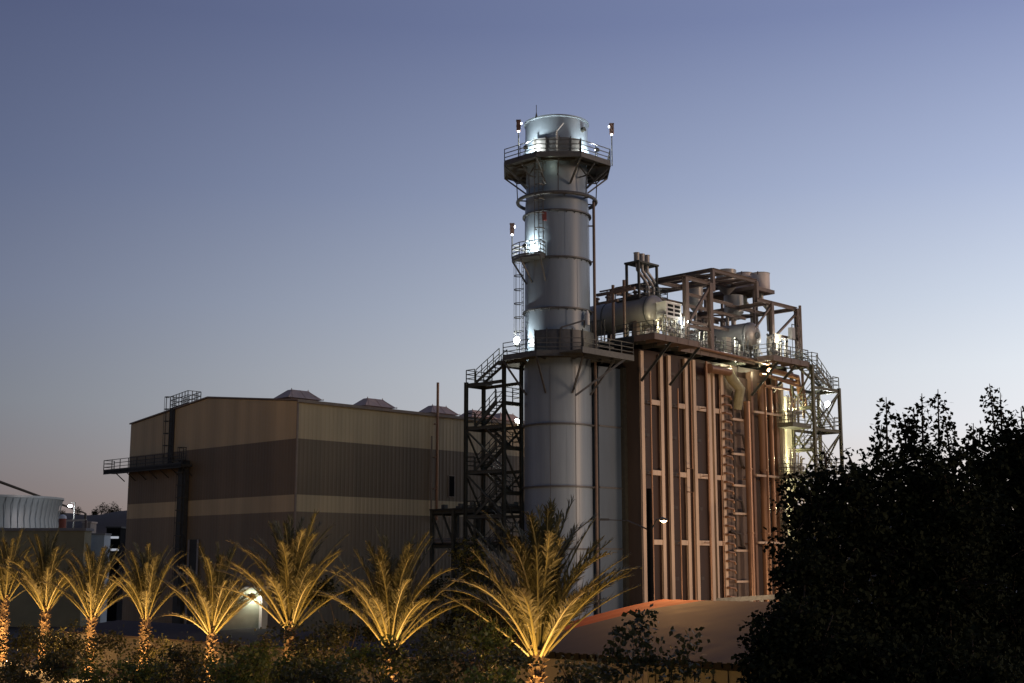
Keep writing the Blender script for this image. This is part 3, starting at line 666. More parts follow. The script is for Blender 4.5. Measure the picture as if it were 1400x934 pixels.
# ------------------------------------------------------------------ steam drums
def drum(t, s0, s1, z, r, label):
    o = thing('steam_drum', label, 'steam drum', W(t, s0, ZD), ANG, 'steam drums on the boiler deck')
    m = MB(BC); prof = []; N = 8
    pts = [(s0 - r * .45 * math.cos(k * math.pi / 2 / N) , r * math.sin(k * math.pi / 2 / N)) for k in range(N + 1)] + [(s1 + r * .45 * math.sin(k * math.pi / 2 / N), r * math.cos(k * math.pi / 2 / N)) for k in range(N + 1)]
    n = 40; vs = []
    for s_, rr in pts:
        for i in range(n): a = 2 * math.pi * i / n; vs.append((t + rr * math.cos(a), s_, z + rr * math.sin(a)))
    m.add(vs, [(j * n + i, j * n + (i + 1) % n, (j + 1) * n + (i + 1) % n, (j + 1) * n + i) for j in range(len(pts) - 1) for i in range(n)]); m.sm = True
    m.build('shell', M_drum, o)
    for s_ in (s0 + .05, (s0 + s1) / 2, s1 - .3):
        m = MB(BC); m.cyl((t, s_, z), (t, s_ + .12, z), r + .03, n=40); m.build('band', M_galv, o)
    for s_ in (s0 + 1.2, s1 - 1.5):
        m = MB(BC); m.box(t - r * .85, t + r * .85, s_ - .2, s_ + .2, ZD, z - r * .6); m.build('saddle', M_frame, o)
    m = MB(BC); m.cyl((t, s0 - r * .45 - .12, z), (t, s0 - r * .3, z), .3, n=18); m.build('manway', M_galv, o)
    for k, s_ in enumerate((s0 + 2, s0 + 3.2, s0 + 5, s0 + 6.2)):
        m = MB(BC); m.cyl((t, s_, z + r - .1), (t, s_, z + r + .7), .14); m.cyl((t, s_, z + r + .5), (t, s_, z + r + .62), .24); m.build('nozzle', M_frame, o)
    return o
tD, zD_ = onp(906, 425, s=-1.2); drum(tD - .3, -.6, 8.6, zD_, 1.32, 'grey steam drum on the left of the deck with a gold lit end')
tE, zE_ = onp(1037, 459, s=-.8); drum(tE - .2, -.2, 7.5, zE_, 1.25, 'grey steam drum on the right of the deck under the open frame')
print('drums', tD, zD_, tE, zE_)

# vent rack with three pipes
tv, zv = onp(873, 356, s=1.0)
vr = thing('vent_rack', 'small dark steel frame carrying three short vent pipes above the left drum', 'vent rack', W(tv, 1, ZD), ANG)
LU, LV = 2.4, 1.3
for a, b in ((0, 0), (LU, 0), (0, LV), (LU, LV)):
    m = MB(BC); m.box(tv + a - .09, tv + a + .09, 1 + b - .09, 1 + b + .09, ZD, zv - .15); m.build('leg', M_dark, vr)
m = MB(BC); m.box(tv - .15, tv + LU + .15, .85, 1 + LV + .15, zv - .15, zv); 
m.build('top_frame', M_dark, vr)
for z in (zv - 3.1, zv - 4.2):
    m = MB(BC); m.bar((tv, 1, z), (tv + LU, 1, z), .12); m.bar((tv, 1, z), (tv, 1 + LV, z), .12); m.bar((tv + LU, 1, z), (tv + LU, 1 + LV, z), .12); m.build('tie_frame', M_dark, vr)
m = MB(BC); m.box(tv - .9, tv + LU + .5, .3, 2.8, zv - 3.45, zv - 3.3); pf = m.build('platform', M_dark, vr)
m = MB(BC); m.rail([(tv - .9, 2.8, zv - 3.3), (tv - .9, .3, zv - 3.3), (tv + LU + .5, .3, zv - 3.3), (tv + LU + .5, 2.8, zv - 3.3)], sp=1); m.build('railing', M_dark, pf)
for i in range(3):
    tt = tv + .25 + i * .68
    m = MB(BC); m.cyl((tt, 1.4, zv - .05), (tt, 1.4, zv + .75), .24, n=16); m.cyl((tt, 1.4, zv + .70), (tt, 1.4, zv + .76), .27, n=16)
    m.tube([(tt, 1.4, zv), (tt, 1.35, zv - .7), (tt + .85, 1.1, zv - 1.7), (tt + 1.0, 1.0, zv - 2.1), (tt + 1.0, 1.0, zv - 4.6)], .13, 10); m.build('vent_pipe', M_drum, vr)
m = MB(BC); m.ladder((tv - .4, .25, ZD + .2), (tv - .4, .25, zv - 3.3), (1, 0, 0), (0, -1, 0)); m.build('ladder', M_dark, vr)

# pipe bridge at left of the drums
pb_ = thing('pipe_bridge', 'brown beams and pipes bridging behind the stack toward the vent rack', 'pipe bridge', W(-1.5, 8, ZD), ANG)
for (p0, p1, w_) in (((816, 404), (868, 394), .2), ((812, 411), (845, 416), .16), ((820, 399), (862, 391), .1)):
    a, z_ = onp(*p0, t=-1.2); b, z2_ = onp(*p1, t=-1.2); m = MB(BC); m.bar((-1.2, a, (z_ + z2_) / 2), (-1.2, b, (z_ + z2_) / 2), w_, w_ * 1.2); m.build('beam', M_frame, pb_)
for px_, y0_, y1_ in ((838, 390, 412), (853, 383, 430)):
    a, z_ = onp(px_, y0_, t=-1.2); m = MB(BC); m.cyl((-1.2, a, ZD - .1), (-1.2, a, z_), .13); m.build('post', M_frame, pb_)
sr = thing('slatted_screen', 'row of thin upright bars standing on the left deck edge', 'guard screen', W(-1.7, 2, ZD), ANG)
m = MB(BC)
for i in range(14): m.bar((-1.7, 2.2 + i * .36, ZD - .1), (-1.7, 2.2 + i * .36, ZD + 1.9), .07)
for z in (.2, 1.0, 1.85): m.bar((-1.7, 2.1, ZD + z), (-1.7, 7.1, ZD + z), .06)
m.build('bars', M_galv, sr)

# ------------------------------------------------------------------ open steel frame over the deck
fr = thing('steel_frame', 'open brown steel portal frame standing over the boiler deck', 'steel frame', W(8, -1, ZD), ANG)
SF = -1.3
def fcol(px, py, s=SF): t, z = onp(px, py, s=s); return t, z
A_, zA = fcol(937, 378); B_, zB = fcol(970, 388); D_, zDD = fcol(1089, 423); C_, zC = fcol(1054, 413)
SB = 7.0
def fbeam(p, q, w=.26, h=.34, name='beam'): m = MB(BC); m.hbeam(p, q, w, h); return m.build(name, M_frame, fr)
zAB = (zA + zB) / 2; zCD = (zC + zDD) / 2
for t in (A_, B_):
    for s_ in (SF, SB): m = MB(BC); m.box(t - .2, t + .2, s_ - .2, s_ - .16, ZD, zAB); m.box(t - .2, t + .2, s_ + .16, s_ + .2, ZD, zAB); m.box(t - .02, t + .02, s_ - .16, s_ + .16, ZD, zAB); m.build('column', M_frame, fr)
    fbeam((t, SF, zAB), (t, SB, zAB))
for s_ in (SF, 1.5, 4.2, SB): fbeam((A_, s_, zAB - .02), (B_, s_, zAB - .02), .22, .3)
for p, q in (((A_, SF), (B_, 1.5)), ((B_, 1.5), (A_, 4.2)), ((A_, 4.2), (B_, SB))): m = MB(BC); m.bar((*p, zAB - .1), (*q, zAB - .1), .14); m.build('brace', M_frame, fr)
m = MB(BC); m.bar((A_, SF, zAB - 4.2), (B_, SF, zAB - .3), .2); m.build('brace', M_frame, fr)
fbeam((A_, SF, zAB - 4.1), (B_, SF, zAB - 4.1), .2, .25)
# higher bay from B toward C
zH = onp(974, 369, s=.6)[1]; tH, _ = onp(974, 369, s=.6); tI, _ = onp(1034, 385, s=.6)
for t in (tH, tI):
    for s_ in (.6, SB): m = MB(BC); m.box(t - .17, t + .17, s_ - .15, s_ + .15, ZD if s_ > 1 else zAB, zH); m.build('column', M_frame, fr)
    fbeam((t, .6, zH), (t, SB, zH))
for s_ in (.6, 3.6, SB): fbeam((tH, s_, zH), (tI, s_, zH))
for i in range(4):
    a = tH + (tI - tH) * i / 4; b = tH + (tI - tH) * (i + 1) / 4
    fbeam((b, .6, zH - .05), (b, SB, zH - .05), .16, .24)
    m = MB(BC); m.bar((a, .6, zH), ((a + b) / 2, 3.6, zH), .13); m.build('brace', M_frame, fr)
    m = MB(BC); m.bar((a, .6 if i % 2 else SB, zH), (b, SB if i % 2 else .6, zH), .13); m.build('brace', M_frame, fr)
# lower bay C-D
for t in (C_, D_):
    for s_ in (SF, SB): m = MB(BC); m.box(t - .18, t + .18, s_ - .2, s_ - .16, ZD, zCD); m.box(t - .18, t + .18, s_ + .16, s_ + .2, ZD, zCD); m.box(t - .02, t + .02, s_ - .16, s_ + .16, ZD, zCD); m.build('column', M_frame, fr)
    fbeam((t, SF, zCD), (t, SB, zCD))
for s_ in (SF, 2.2, SB): fbeam((C_ - 2, s_, zCD - .02), (D_, s_, zCD - .02), .22, .3)
for p, q in (((C_, SF), (D_, 2.2)), ((D_, 2.2), (C_, SB))): m = MB(BC); m.bar((*p, zCD - .1), (*q, zCD - .1), .14); m.build('brace', M_frame, fr)
m = MB(BC); m.bar((C_, SF, zCD - 3.4), (D_, SF, zCD - .4), .18); m.build('brace', M_frame, fr)
m = MB(BC); m.bar((C_ - 2.5, SF, zCD - 2.6), (C_, SF, zCD - .3), .15); m.build('brace', M_frame, fr)
fbeam((C_, SF, zCD - 2.9), (D_, SF, zCD - 2.9), .18, .2)
for k, (z_, a, b) in enumerate(((zAB - 1.5, B_, C_), (zAB - 2.9, B_, C_ - 1), (zCD - .1, B_, C_ - 2))):
    for s_ in (1.5, 4.5): fbeam((a, s_, z_), (b, s_, z_), .18, .26)
pe = thing('vertical_pipe', 'slim brown pipe standing tall beside the right end of the open frame', 'pipe', W(D_ + .8, SF, ZD))
te, ze = onp(1093.5, 418, s=-1.8); m = MB(BC); m.cyl((te, -1.8, 20), (te, -1.8, ze), .13); m.build('pipe_run', M_frame, pe)
for z in (25.5, 27.5): m = MB(BC); m.bar((te, -1.8, z), (D_, -1.5, z), .07); m.build('clamp', M_frame, pe)

# silencers on their own platform
sp_ = thing('silencer_platform', 'brown steel platform under the two white silencers', 'platform', W(14, 2, 28), ANG)
S0 = 2.0
ta, zc = onp(1031, 391, s=S0); tc, _ = onp(1058, 402, s=S0)
m = MB(BC); m.box(ta, tc, S0, S0 + 6.2, zc - .1, zc); m.box(ta, tc, S0 - .06, S0, zc - .3, zc + .05); m.box(tc, tc + .06, S0 - .06, S0 + 6.2, zc - .3, zc + .05); m.box(ta - .06, ta, S0 - .06, S0 + 6.2, zc - .3, zc + .05)
for i in range(4): t = ta + .3 + i * .8; m.box(t, t + .1, S0 + .02, S0 + 6.1, zc - .35, zc - .11)
m.build('deck', M_frame, sp_)
for t, s_ in ((ta + .2, S0 + .2), (ta + .2, S0 + 5.8), (tc - .3, S0 + 1.8), (tc - .3, S0 + 5.8)): m = MB(BC); m.bar((t, s_, zc - .3), (t, s_, ZD - .1), .2); m.build('leg', M_frame, sp_)
def silencer(px, s_, lab, rr=.90):
    t, _ = onp(px, 385, s=s_); hh = onp(px, 370.5, s=s_ - rr)[1] - zc
    o = thing('silencer', lab, 'silencer', W(t, s_, zc), ANG, 'vent silencers')
    zs = zc + .02
    m = MB(BC); m.cyl((t, s_, zs), (t, s_, zs + hh), rr, n=40); m.build('shell', M_silencer, o)
    m = MB(BC); m.cyl((t, s_, zs + hh), (t, s_, zs + hh + .05), rr + .04, n=40); m.build('rim', M_drum, o)
    m = MB(BC); m.tube([(t, s_, zs - .05), (t, s_, zs - .8), (t + .8, s_ - .3, zs - 1.7), (t + .9, s_ - .3, zs - 3.8)], .26, 12); m.build('inlet_pipe', M_drum, o)
    for a in (40, 200): m = MB(BC); m.box(t + rr * math.cos(R(a)) - .05, t + rr * math.cos(R(a)) + .05, s_ + rr * math.sin(R(a)) - .05, s_ + rr * math.sin(R(a)) + .05, zs + hh - .2, zs + hh + .1); m.build('lug', M_frame, o)
M_silencer = mat('silencer_paint', (.74, .64, .58), .45, 0, .1, 1.5)
silencer(1039.5, S0 + 1.0, 'pale round silencer, the right and nearer of the pair on the platform')
silencer(1017.5, S0 + 2.95, 'pale round silencer, the left and farther of the pair on the platform')
# lower, darker silencers or tanks in the frame
for px_, y_, s_, rr, lab in ((993, 380, 4.2, .95, 'dull squat round tank high inside the open frame'), (950, 402, 3.5, .75, 'short pale tank between the frame beams beside the left drum'), (1003, 415, 3.0, .9, 'dark round vessel hung below the frame beams')):
    t, z_ = onp(px_, y_, s=s_)
    o = thing('vessel', lab, 'vessel', W(t, s_, z_), ANG, 'vessels in the frame')
    m = MB(BC); m.cyl((t, s_, z_ - .9), (t, s_, z_ + .7), rr, n=28); m.lathe(W(t, s_, 0), [], 4) if 0 else None
    m.build('shell', M_drum, o)
    m = MB(BC); m.cyl((t, s_, z_ - 1.7), (t, s_, z_ - .9), .15, rr, n=28); m.build('cone', M_drum, o)
    m = MB(BC); m.tube([(t, s_, z_ - 1.6), (t, s_, ZD)], .16, 10); m.build('leg_pipe', M_drum, o)

# ------------------------------------------------------------------ deck clutter: valve skids, cabinets
rnd = random.Random(3)
def skid(t, s_, z, n, lab, mt=M_galv, hgt=2.2):
    o = thing('valve_skid', lab, 'valve skid', W(t, s_, z), ANG, 'valve skids on the boiler deck')
    m = MB(BC); m.box(t - .9, t + .9, s_ - .5, s_ + .5, z, z + .12); m.build('base_frame', M_frame, o)
    for i in range(n):
        a = t - .8 + 1.6 * i / max(1, n - 1); r = rnd.uniform(.04, .1); hh = hgt * rnd.uniform(.6, 1.1); b = s_ + rnd.uniform(-.35, .35)
        c = a + rnd.uniform(-.4, .4)
        m = MB(BC); m.tube([(a, b, z + .1), (a, b, z + hh * .7), (a + .1, b, z + hh), (c, b + rnd.uniform(-.5, .5), z + hh)], r, 8)
        for q in (.3, .55): m.cyl((a, b, z + hh * q), (a, b, z + hh * q + .05), r * 1.9, n=10)
        m.build('pipe', mt if i % 2 else M_cream, o)
        if i % 2 == 0:
            m = MB(BC); zz = z + hh * .45; m.cyl((a, b - .32, zz), (a, b - .30, zz), .16, n=12); m.bar((a, b - .3, zz), (a, b, zz), .05); m.box(a - r * 1.6, a + r * 1.6, b - r * 1.6, b + r * 1.6, zz - .14, zz + .14); m.build('valve', M_drum, o)
sk = [(2.6, -2.0, 6, 'cluster of white lit valves at the front of the left deck'), (5.6, .3, 7, 'tangle of pipes and valves just right of the left drum'), (8.2, .2, 6, 'low valve cluster under the left frame bay'),
      (10.6, .3, 7, 'valve cluster between the two tall frame columns and the right drum'), (14.0, -.2, 6, 'pipes and valves in front of the right drum'), (16.4, -2.0, 8, 'dense white pipework on the right overhanging deck'),
      (18.8, -1.6, 7, 'pipes and valves at the right end of the overhanging deck'), (18.2, 1.2, 7, 'tall pipe cluster under the lower frame bay'), (12.6, 2.8, 8, 'dark pipe cluster behind the right drum'), (4.4, 2.6, 8, 'tall pipe cluster behind the left frame column'), (9.2, 3.4, 8, 'dense pipe cluster in the middle of the deck'), (15.4, 3.8, 9, 'tall vertical pipes below the silencer platform'), (19.4, 3.2, 7, 'tall pipes at the back right of the deck'), (1.9, .6, 6, 'thin pipes beside the left drum end'),
      (.6, -2.1, 5, 'few thin pipes at the left corner of the deck')]
for t, s_, n, lab in sk: skid(t, s_, ZD + (.12 if t > 14.8 and s_ < -1 else 0), n, lab, hgt=2.2 if s_ < 1 else 3.6)
for z_g, lab in ((19.2, 'pale pipework on the upper gallery by the right stair tower'), (14.6, 'pale pipework on the middle gallery by the right stair tower'), (10.2, 'pale pipework on the lower gallery by the right stair tower')):
    skid(k2 - 1.7, -1.9, z_g, 9, lab, M_cream, 2.6)
def cabinet(t, s_, z, L, D, Hh, lab, mt=M_white, slots=True, legs=0):
    o = thing('cabinet', lab, 'cabinet', W(t, s_, z), ANG, 'cabinets on the boiler deck')
    m = MB(BC); m.box(t, t + L, s_, s_ + D, z + legs, z + legs + Hh); m.box(t - .05, t + L + .05, s_ - .05, s_ + D + .05, z + legs + Hh, z + legs + Hh + .06); m.build('box', mt, o)
    if slots:
        for i in range(2):
            for j in range(3):
                m = MB(BC); m.box(t + L * (.1 + .46 * i), t + L * (.45 + .46 * i), s_ - .02, s_ - .001, z + legs + Hh * (.15 + .28 * j), z + legs + Hh * (.32 + .28 * j)); m.build('louvre', M_black, o)
    if legs:
        for a, b in ((.05, .05), (L - .05, .05), (.05, D - .05), (L - .05, D - .05)): m = MB(BC); m.bar((t + a, s_ + b, z), (t + a, s_ + b, z + legs), .09); m.build('leg', mt, o)
tq_, zq_ = onp(911, 433, s=-2.2); cabinet(tq_, -2.2, ZD, 2.0, 1.0, 1.25, 'white louvred cabinet on legs, brightly lit, on the left deck', legs=max(.5, zq_ - ZD))
tq_, zq_ = onp(996, 475, s=-.9); cabinet(tq_, -.7, ZD, .7, .4, 1.3, 'small pale panel box behind the middle railing', M_cream, False, .3)
tq_, zq_ = onp(1060, 460, s=-1.5); cabinet(tq_, -1.4, ZD + .12, 1.1, .8, 1.9, 'pale tall cabinet at the right end of the deck', M_cream, False, .6)
# hanging speaker-like box near right column
hb = thing('hanging_lamp_box', 'grey box hung from a bracket at the right end column', 'lamp box', W(D_ - 1.2, SF - .3, zCD - 3))
tb_, zb_ = onp(1083, 455, s=-1.7); m = MB(BC); m.box(tb_ - .35, tb_ + .2, -1.9, -1.5, zb_ - .6, zb_ + .45); m.build('box', M_drum, hb)
m = MB(BC); m.bar((tb_, -1.7, zb_ + .45), (tb_, -1.7, zb_ + .8), .06); m.bar((tb_, -1.7, zb_ + .8), (D_, -1.5, zb_ + .8), .06); m.bar((tb_, -1.7, zb_ - .6), (tb_, -1.7, ZD + .1), .04); m.build('bracket', M_dark, hb)

# lights on deck and stair tower
fl = [((3.3, -2.6, ZD + .1), (2.5, -.5, ZD + 2), 110, CW, 'floodlight at the left deck corner lighting the white cabinet', 1.6),
      ((-.8, -2.4, ZD + .1), (.8, -1, ZD + 3), 60, (1, .85, .5), 'small warm floodlight below the gold lit drum end', .7),
      ((7.5, -.6, ZD), (8.5, 2, ZD + 2), 60, CW, 'small floodlight under the left frame bay', 1.8),
      ((12.6, -.7, ZD), (13, 1, ZD + 2), 70, CW, 'small floodlight in front of the right drum', 1.6),
      ((17.6, -2.6, ZD + .2), (17.5, 0, ZD + 2), 110, CW, 'floodlight on the right overhanging deck', 1.6),
      ((19.6, -.6, ZD + .2), (18.5, 1, ZD + 2), 60, CW, 'small floodlight beside the tall cabinet', 1.8)]
for p, q, e, c_, lab, hh in fl: flood(W(*p), W(*q), e * 1.6, lab, c_, hgt=hh, size=.13)
YG = (1, .93, .58)
for (t, s_, z, e, lab) in ((20.6, -.9, 19.2, 170, 'yellowish floodlight high between boiler and right stair tower'), (20.6, -.9, 14.6, 150, 'yellowish floodlight midway between boiler and right stair tower'), (20.6, -.9, 10.2, 130, 'yellowish floodlight low between boiler and right stair tower'), (16.5, -1.6, 22.2, 110, 'dim yellowish floodlight under the right deck'), (12.3, -1.0, 22.6, 70, 'dim yellowish floodlight beside the lagged elbow pipe')):
    flood(W(t, s_, z), W(t + .6, s_ + 2, z + 2), e * 2.6, lab, YG, hgt=1.7, size=.12)
tl, zl = onp(1131, 553, s=-1.2); flood(W(tl, -1.2, zl - 1.0), W(tl - 1, -3, zl), 160, 'bright floodlight glaring between the right stair tower beams', CW, hgt=1.0, size=.34)
# light spilling on the back of the left stair tower
flood((at(708, 575, 112).x, 112, at(708, 575, 112).z - 1), (-4, 108, 15), 200, 'bright floodlight behind the left stair tower beside the stack', (1, .95, .8), hgt=1, size=.25)

# ------------------------------------------------------------------ pipe rack left of the stack
OR = (at(717, 700, 110).x, 110.0)
pr = thing('pipe_rack', 'low dark steel pipe rack between the hall and the stack', 'pipe rack', (*OR, 0), ANG)
zk = at(650, 693, 113).z
for v_ in (0, 2.9, 5.8, 8.6, 11.4):
    for u_ in (0, 3):
        m = MB(OR); m.box(u_ - .15, u_ + .15, v_ - .15, v_ + .15, 0, zk - .1); m.build('column', M_green, pr)
    m = MB(OR); m.hbeam((0, v_, zk - 3.2), (3, v_, zk - 3.2)); m.hbeam((0, v_, zk - .4), (3, v_, zk - .4)); m.build('cross_beam', M_green, pr)
for u_ in (0, 3):
    for z in (zk - .3, zk - 3.3): m = MB(OR); m.hbeam((u_, 0, z), (u_, 11.4, z)); m.build('long_beam', M_green, pr)
for a, b in ((8.6, 10), (10, 11.4), (5.8, 7.2)):
    m = MB(OR); m.bar((0, a, zk - 3), (0, (a + b) / 2 + .7, zk - .5), .14); m.build('brace', M_green, pr)
m = MB(OR); m.box(-.2, 3.2, -.2, 11.6, zk - .12, zk); m.build('deck', M_dark, pr)
for i in range(6):
    m = MB(OR); m.cyl((.4 + i * .42, -.5, zk - 2.9 + .2 * (i % 2)), (.4 + i * .42, 12.5, zk - 2.9 + .2 * (i % 2)), .13 + .04 * (i % 3)); m.build('pipe', M_drum, pr)
for i in range(24):
    m = MB(OR); a = rnd.uniform(0, 11.4); b = rnd.uniform(.3, 2.6); w_ = rnd.uniform(.15, .5); m.box(b, b + w_, a, a + w_, zk, zk + rnd.uniform(.15, .5)); m.build('fitting', M_galv, pr)
m = MB(OR); m.box(.5, 2.8, 5.9, 8.4, 0, 6.0); m.build('equipment_housing', M_green, pr)

# ------------------------------------------------------------------ far left yard
ct_ = thing('cooling_tower', 'pale grey ribbed round cooling tower at the left edge', 'cooling tower', (*at(-15, 700, 190).xy, 0))
cx, cy = at(-15, 700, 190).xy
z0_, z1_ = at(0, 722, 181).z, at(0, 676, 181).z
r0 = (at(78, 700, 190).x - cx)
m = MB(); m.lathe((cx, cy, 0), [(r0 * .985, z0_ - 3), (r0 * .985, z0_), (r0 * .955, z0_ + (z1_ - z0_) * .3), (r0 * .97, z0_ + (z1_ - z0_) * .7), (r0 * 1.02, z1_ - .3), (r0 * 1.04, z1_ - .3), (r0 * 1.04, z1_), (r0 * .98, z1_), (r0 * .9, z0_)], 96)
m.build('fan_stack', mat('tower_fibreglass', (.17, .21, .23), .45, 0, .12, .6, .3), ct_)
for i in range(64):
    a = 2 * math.pi * i / 64
    if math.sin(a) > .4: continue
    m_ = MB(); f = lambda k, z: (cx + r0 * k * math.cos(a), cy + r0 * k * math.sin(a), z)
    m_.bar(f(.99, z0_), f(.965, z0_ + (z1_ - z0_) * .3), .07); m_.bar(f(.965, z0_ + (z1_ - z0_) * .3), f(1.02, z1_ - .3), .07); m_.build('rib', MATS['tower_fibreglass'], ct_)
lowb = thing('low_building', 'long low olive yellow flat roofed building under the cooling tower', 'building', (*at(50, 740, 150).xy, 0))
pA, pB = at(-30, 722, 150), at(116, 722, 150)
m = MB(); m.box(pA.x - 10, pB.x, 150, 152.5, 0, pA.z - .3); m.build('wall', mat('olive_stucco', (.34, .30, .17), .8, 0, .15, .5), lowb)
m = MB(); m.box(pA.x - 10.2, pB.x + .2, 149.8, 152.7, pA.z - .3, pA.z); m.build('roof', M_conc, lowb)
def simple_box(name, lab, cat, px0, px1, py, Y, D, mt, roofm=None, extra=None):
    a, b = at(px0, py, Y), at(px1, py, Y)
    o = thing(name, lab, cat, ((a.x + b.x) / 2, Y, 0))
    m = MB(); m.box(a.x, b.x, Y, Y + D, 0, a.z - .2); m.build('wall', mt, o)
    m = MB(); m.box(a.x - .1, b.x + .1, Y - .1, Y + D + .1, a.z - .2, a.z); m.build('roof', roofm or M_conc, o)
    if extra: extra(o, a, b)
    return o
M_teal = mat('teal_white_panel', (.50, .58, .58), .5, 0, .1, 1)
simple_box('white_shed', 'small pale blue white shed beside the hall', 'shed', 122, 143, 729, 160, 2.5, M_teal)
simple_box('grey_shed', 'small grey shed standing behind the palms at far left', 'shed', 113, 124, 713, 175, 2.5, mat('grey_block', (.22, .22, .21), .8))
def sub_extra(o, a, b):
    for i in range(3):
        for j in range(2):
            x = a.x + (b.x - a.x) * (.3 + .2 * i + .04 * j); z = a.z - 1.2 - j * 1.5
            m = MB(); m.box(x, x + .35, 164.9, 164.98, z - .28, z); m.build('lit_window', emit('lit_window', (.85, .9, 1), .35), o)
simple_box('substation', 'dark open shed with white lit windows next to the hall corner', 'shed', 146, 165, 720, 165, 3, M_black, M_dark, sub_extra)
rt = thing('red_tank', 'small rusty red tank with a pale cap beside the cooling tower', 'tank', (*at(86, 715, 170).xy, 0))
c = at(86, 706, 170); m = MB(); m.cyl((c.x, 170, 0), (c.x, 170, c.z - .3), .45, n=18); m.build('shell', mat('red_rust', (.38, .10, .05), .6), rt)
m = MB(); m.lathe((c.x, 170, c.z - .3), [(.5, 0), (.4, .35), (.15, .5), (0, .52)], 18); m.build('cap', M_white, rt)
fx = thing('pipe_gantry', 'thin yellowish pipe gantry right of the red tank', 'pipe gantry', (*at(105, 712, 172).xy, 0))
a, b = at(90, 712, 172), at(118, 711, 172); m = MB(); m.bar(a, b, .25); m.build('beam', M_cream, fx)
for k in (a, b): m = MB(); m.bar((k.x, k.y, 0), k, .25); m.build('post', M_frame, fx)
yl = thing('yard_light', 'white yard lamp on a pole left of the far tree line', 'street light', (*at(96, 692, 180).xy, 0))
c = at(96, 692, 180); m = MB(); m.cyl((c.x + .6, 180, 0), (c.x + .6, 180, c.z + .5), .1, n=8); m.bar((c.x + .6, 180, c.z + .5), (c.x, 180, c.z + .4), .08); m.build('pole', M_dark, yl)
m = MB(); m.lathe((c.x, 180, c.z), [(0, -.2), (.22, -.13), (.32, .05), (.15, .18), (0, .2)], 16); m.build('lamp_globe', emit('yard_lens', (.9, .88, 1), 14), yl)
lamp('yard_lamp', (c.x, 179, c.z - .6), 900, (.9, .9, 1), .3)
cb = thing('cable', 'thin dark cable slanting down across the sky at far left', 'cable', at(-40, 645, 200))
m = MB(); m.tube([at(-60, 636, 200), at(0, 659, 203), at(60, 681, 207), at(117, 702, 210)], [.3, .24, .2, .12], 6); m.build('wire', M_dark, cb)
mt_ = at(117, 702, 210); m = MB(); m.bar((mt_.x, 210, 0), mt_, .3); m.build('anchor_post', M_dark, cb)
# lit utility wall between palms
uh = thing('utility_hut', 'small pale utility hut lit by a white lamp between two palms', 'hut', (*at(340, 820, 84).xy, 0), R(20))
uc = at(357, 806, 84)
m = MB(); m.box(uc.x - 3.0, uc.x, 84, 86.5, 0, uc.z); m.build('wall', mat('hut_render', (.22, .22, .17), .8, 0, .15, 1), uh)
m = MB(); m.box(uc.x - 3.2, uc.x + .2, 83.8, 86.7, uc.z, uc.z + .15); m.build('roof', M_conc, uh)
m = MB(); m.box(uc.x - .06, uc.x + .1, 83.9, 83.99, 0, uc.z); m.build('corner_strip', M_white, uh)
ul = at(344, 815, 83.4); flood((ul.x, 83.4, ul.z - .3), (ul.x - .2, 86, ul.z - 1), 35, 'white lamp glaring on the small hut between two palms', (.9, 1, .7), hgt=.3, size=.22)

# ------------------------------------------------------------------ street lamp in front of the boiler
LY = 78.0
lp = at(888, 712, LY)
sl2 = thing('street_lamp', 'dark double armed street lamp in front of the boiler, right arm lit', 'street lamp', (lp.x, LY, 0))
ztop = at(888, 668, LY).z
m = MB(); m.cyl((lp.x, LY, 0), (lp.x, LY, ztop), .2, .16, 14); m.cyl((lp.x, LY, 0), (lp.x, LY, .5), .25, n=14); m.build('pole', M_black, sl2)
z_a = at(888, 724, LY).z; ra = at(905, 713, LY); m = MB(); m.tube([(lp.x + .1, LY, z_a), (lp.x + .3, LY - .1, z_a + .35), (ra.x - .35, LY - .3, ra.z + .1), (ra.x - .1, LY - .3, ra.z + .12)], .045, 8); m.build('arm', M_galv, sl2)
m = MB(); m.tube([(ra.x - .2, LY - .3, ra.z + .12), (ra.x - .05, LY - .3, ra.z + .14), (ra.x + .3, LY - .3, ra.z + .08)], [.05, .13, .07], 10); hd = m.build('lamp_head', M_galv, sl2)
m = MB(); m.tube([(ra.x - .12, LY - .3, ra.z + .05), (ra.x + .06, LY - .3, ra.z - .0), (ra.x + .24, LY - .3, ra.z + .03)], [.04, .1, .04], 10); m.build('lens', M_lensw, hd)
la = at(858, 714, LY); m = MB(); m.tube([(lp.x - .1, LY, z_a), (la.x, LY + .4, la.z + .1)], .045, 8); m.build('arm', M_galv, sl2)
la2 = at(826, 710, LY); m = MB(); m.box(la2.x - .3, la2.x + .3, LY + .3, LY + .6, la2.z - .06, la2.z + .06); m.tube([(la.x, LY + .4, la.z + .1), (la2.x, LY + .45, la2.z)], .03, 6); m.build('lamp_head', M_galv, sl2)
SOD = (1, .50, .17)
lamp('street_lamp_light', (ra.x + .12, LY - .35, ra.z - .12), 6500, SOD, .15, 'SPOT', (8.6, 69.8, 5.0), 62)
# unseen sodium floods added behind the shed and tree to warm the boiler side
for k, (p, q, e) in enumerate((((13.0, 83.0, 0), W(7.5, 0, 17), 6200), ((18, 89.5, 0), W(15, 0, 17), 4200), ((24, 97, 0), W(18, 0, 14), 1500))):
    flood(p, q, e, ['sodium yard floodlight hidden behind the shed, nearest the street lamp', 'sodium yard floodlight hidden behind the shed, middle one', 'sodium yard floodlight behind the big dark tree'][k], (1, .66, .40), M_lensw, 1.4, 68, 'sodium yard floodlights', .25)

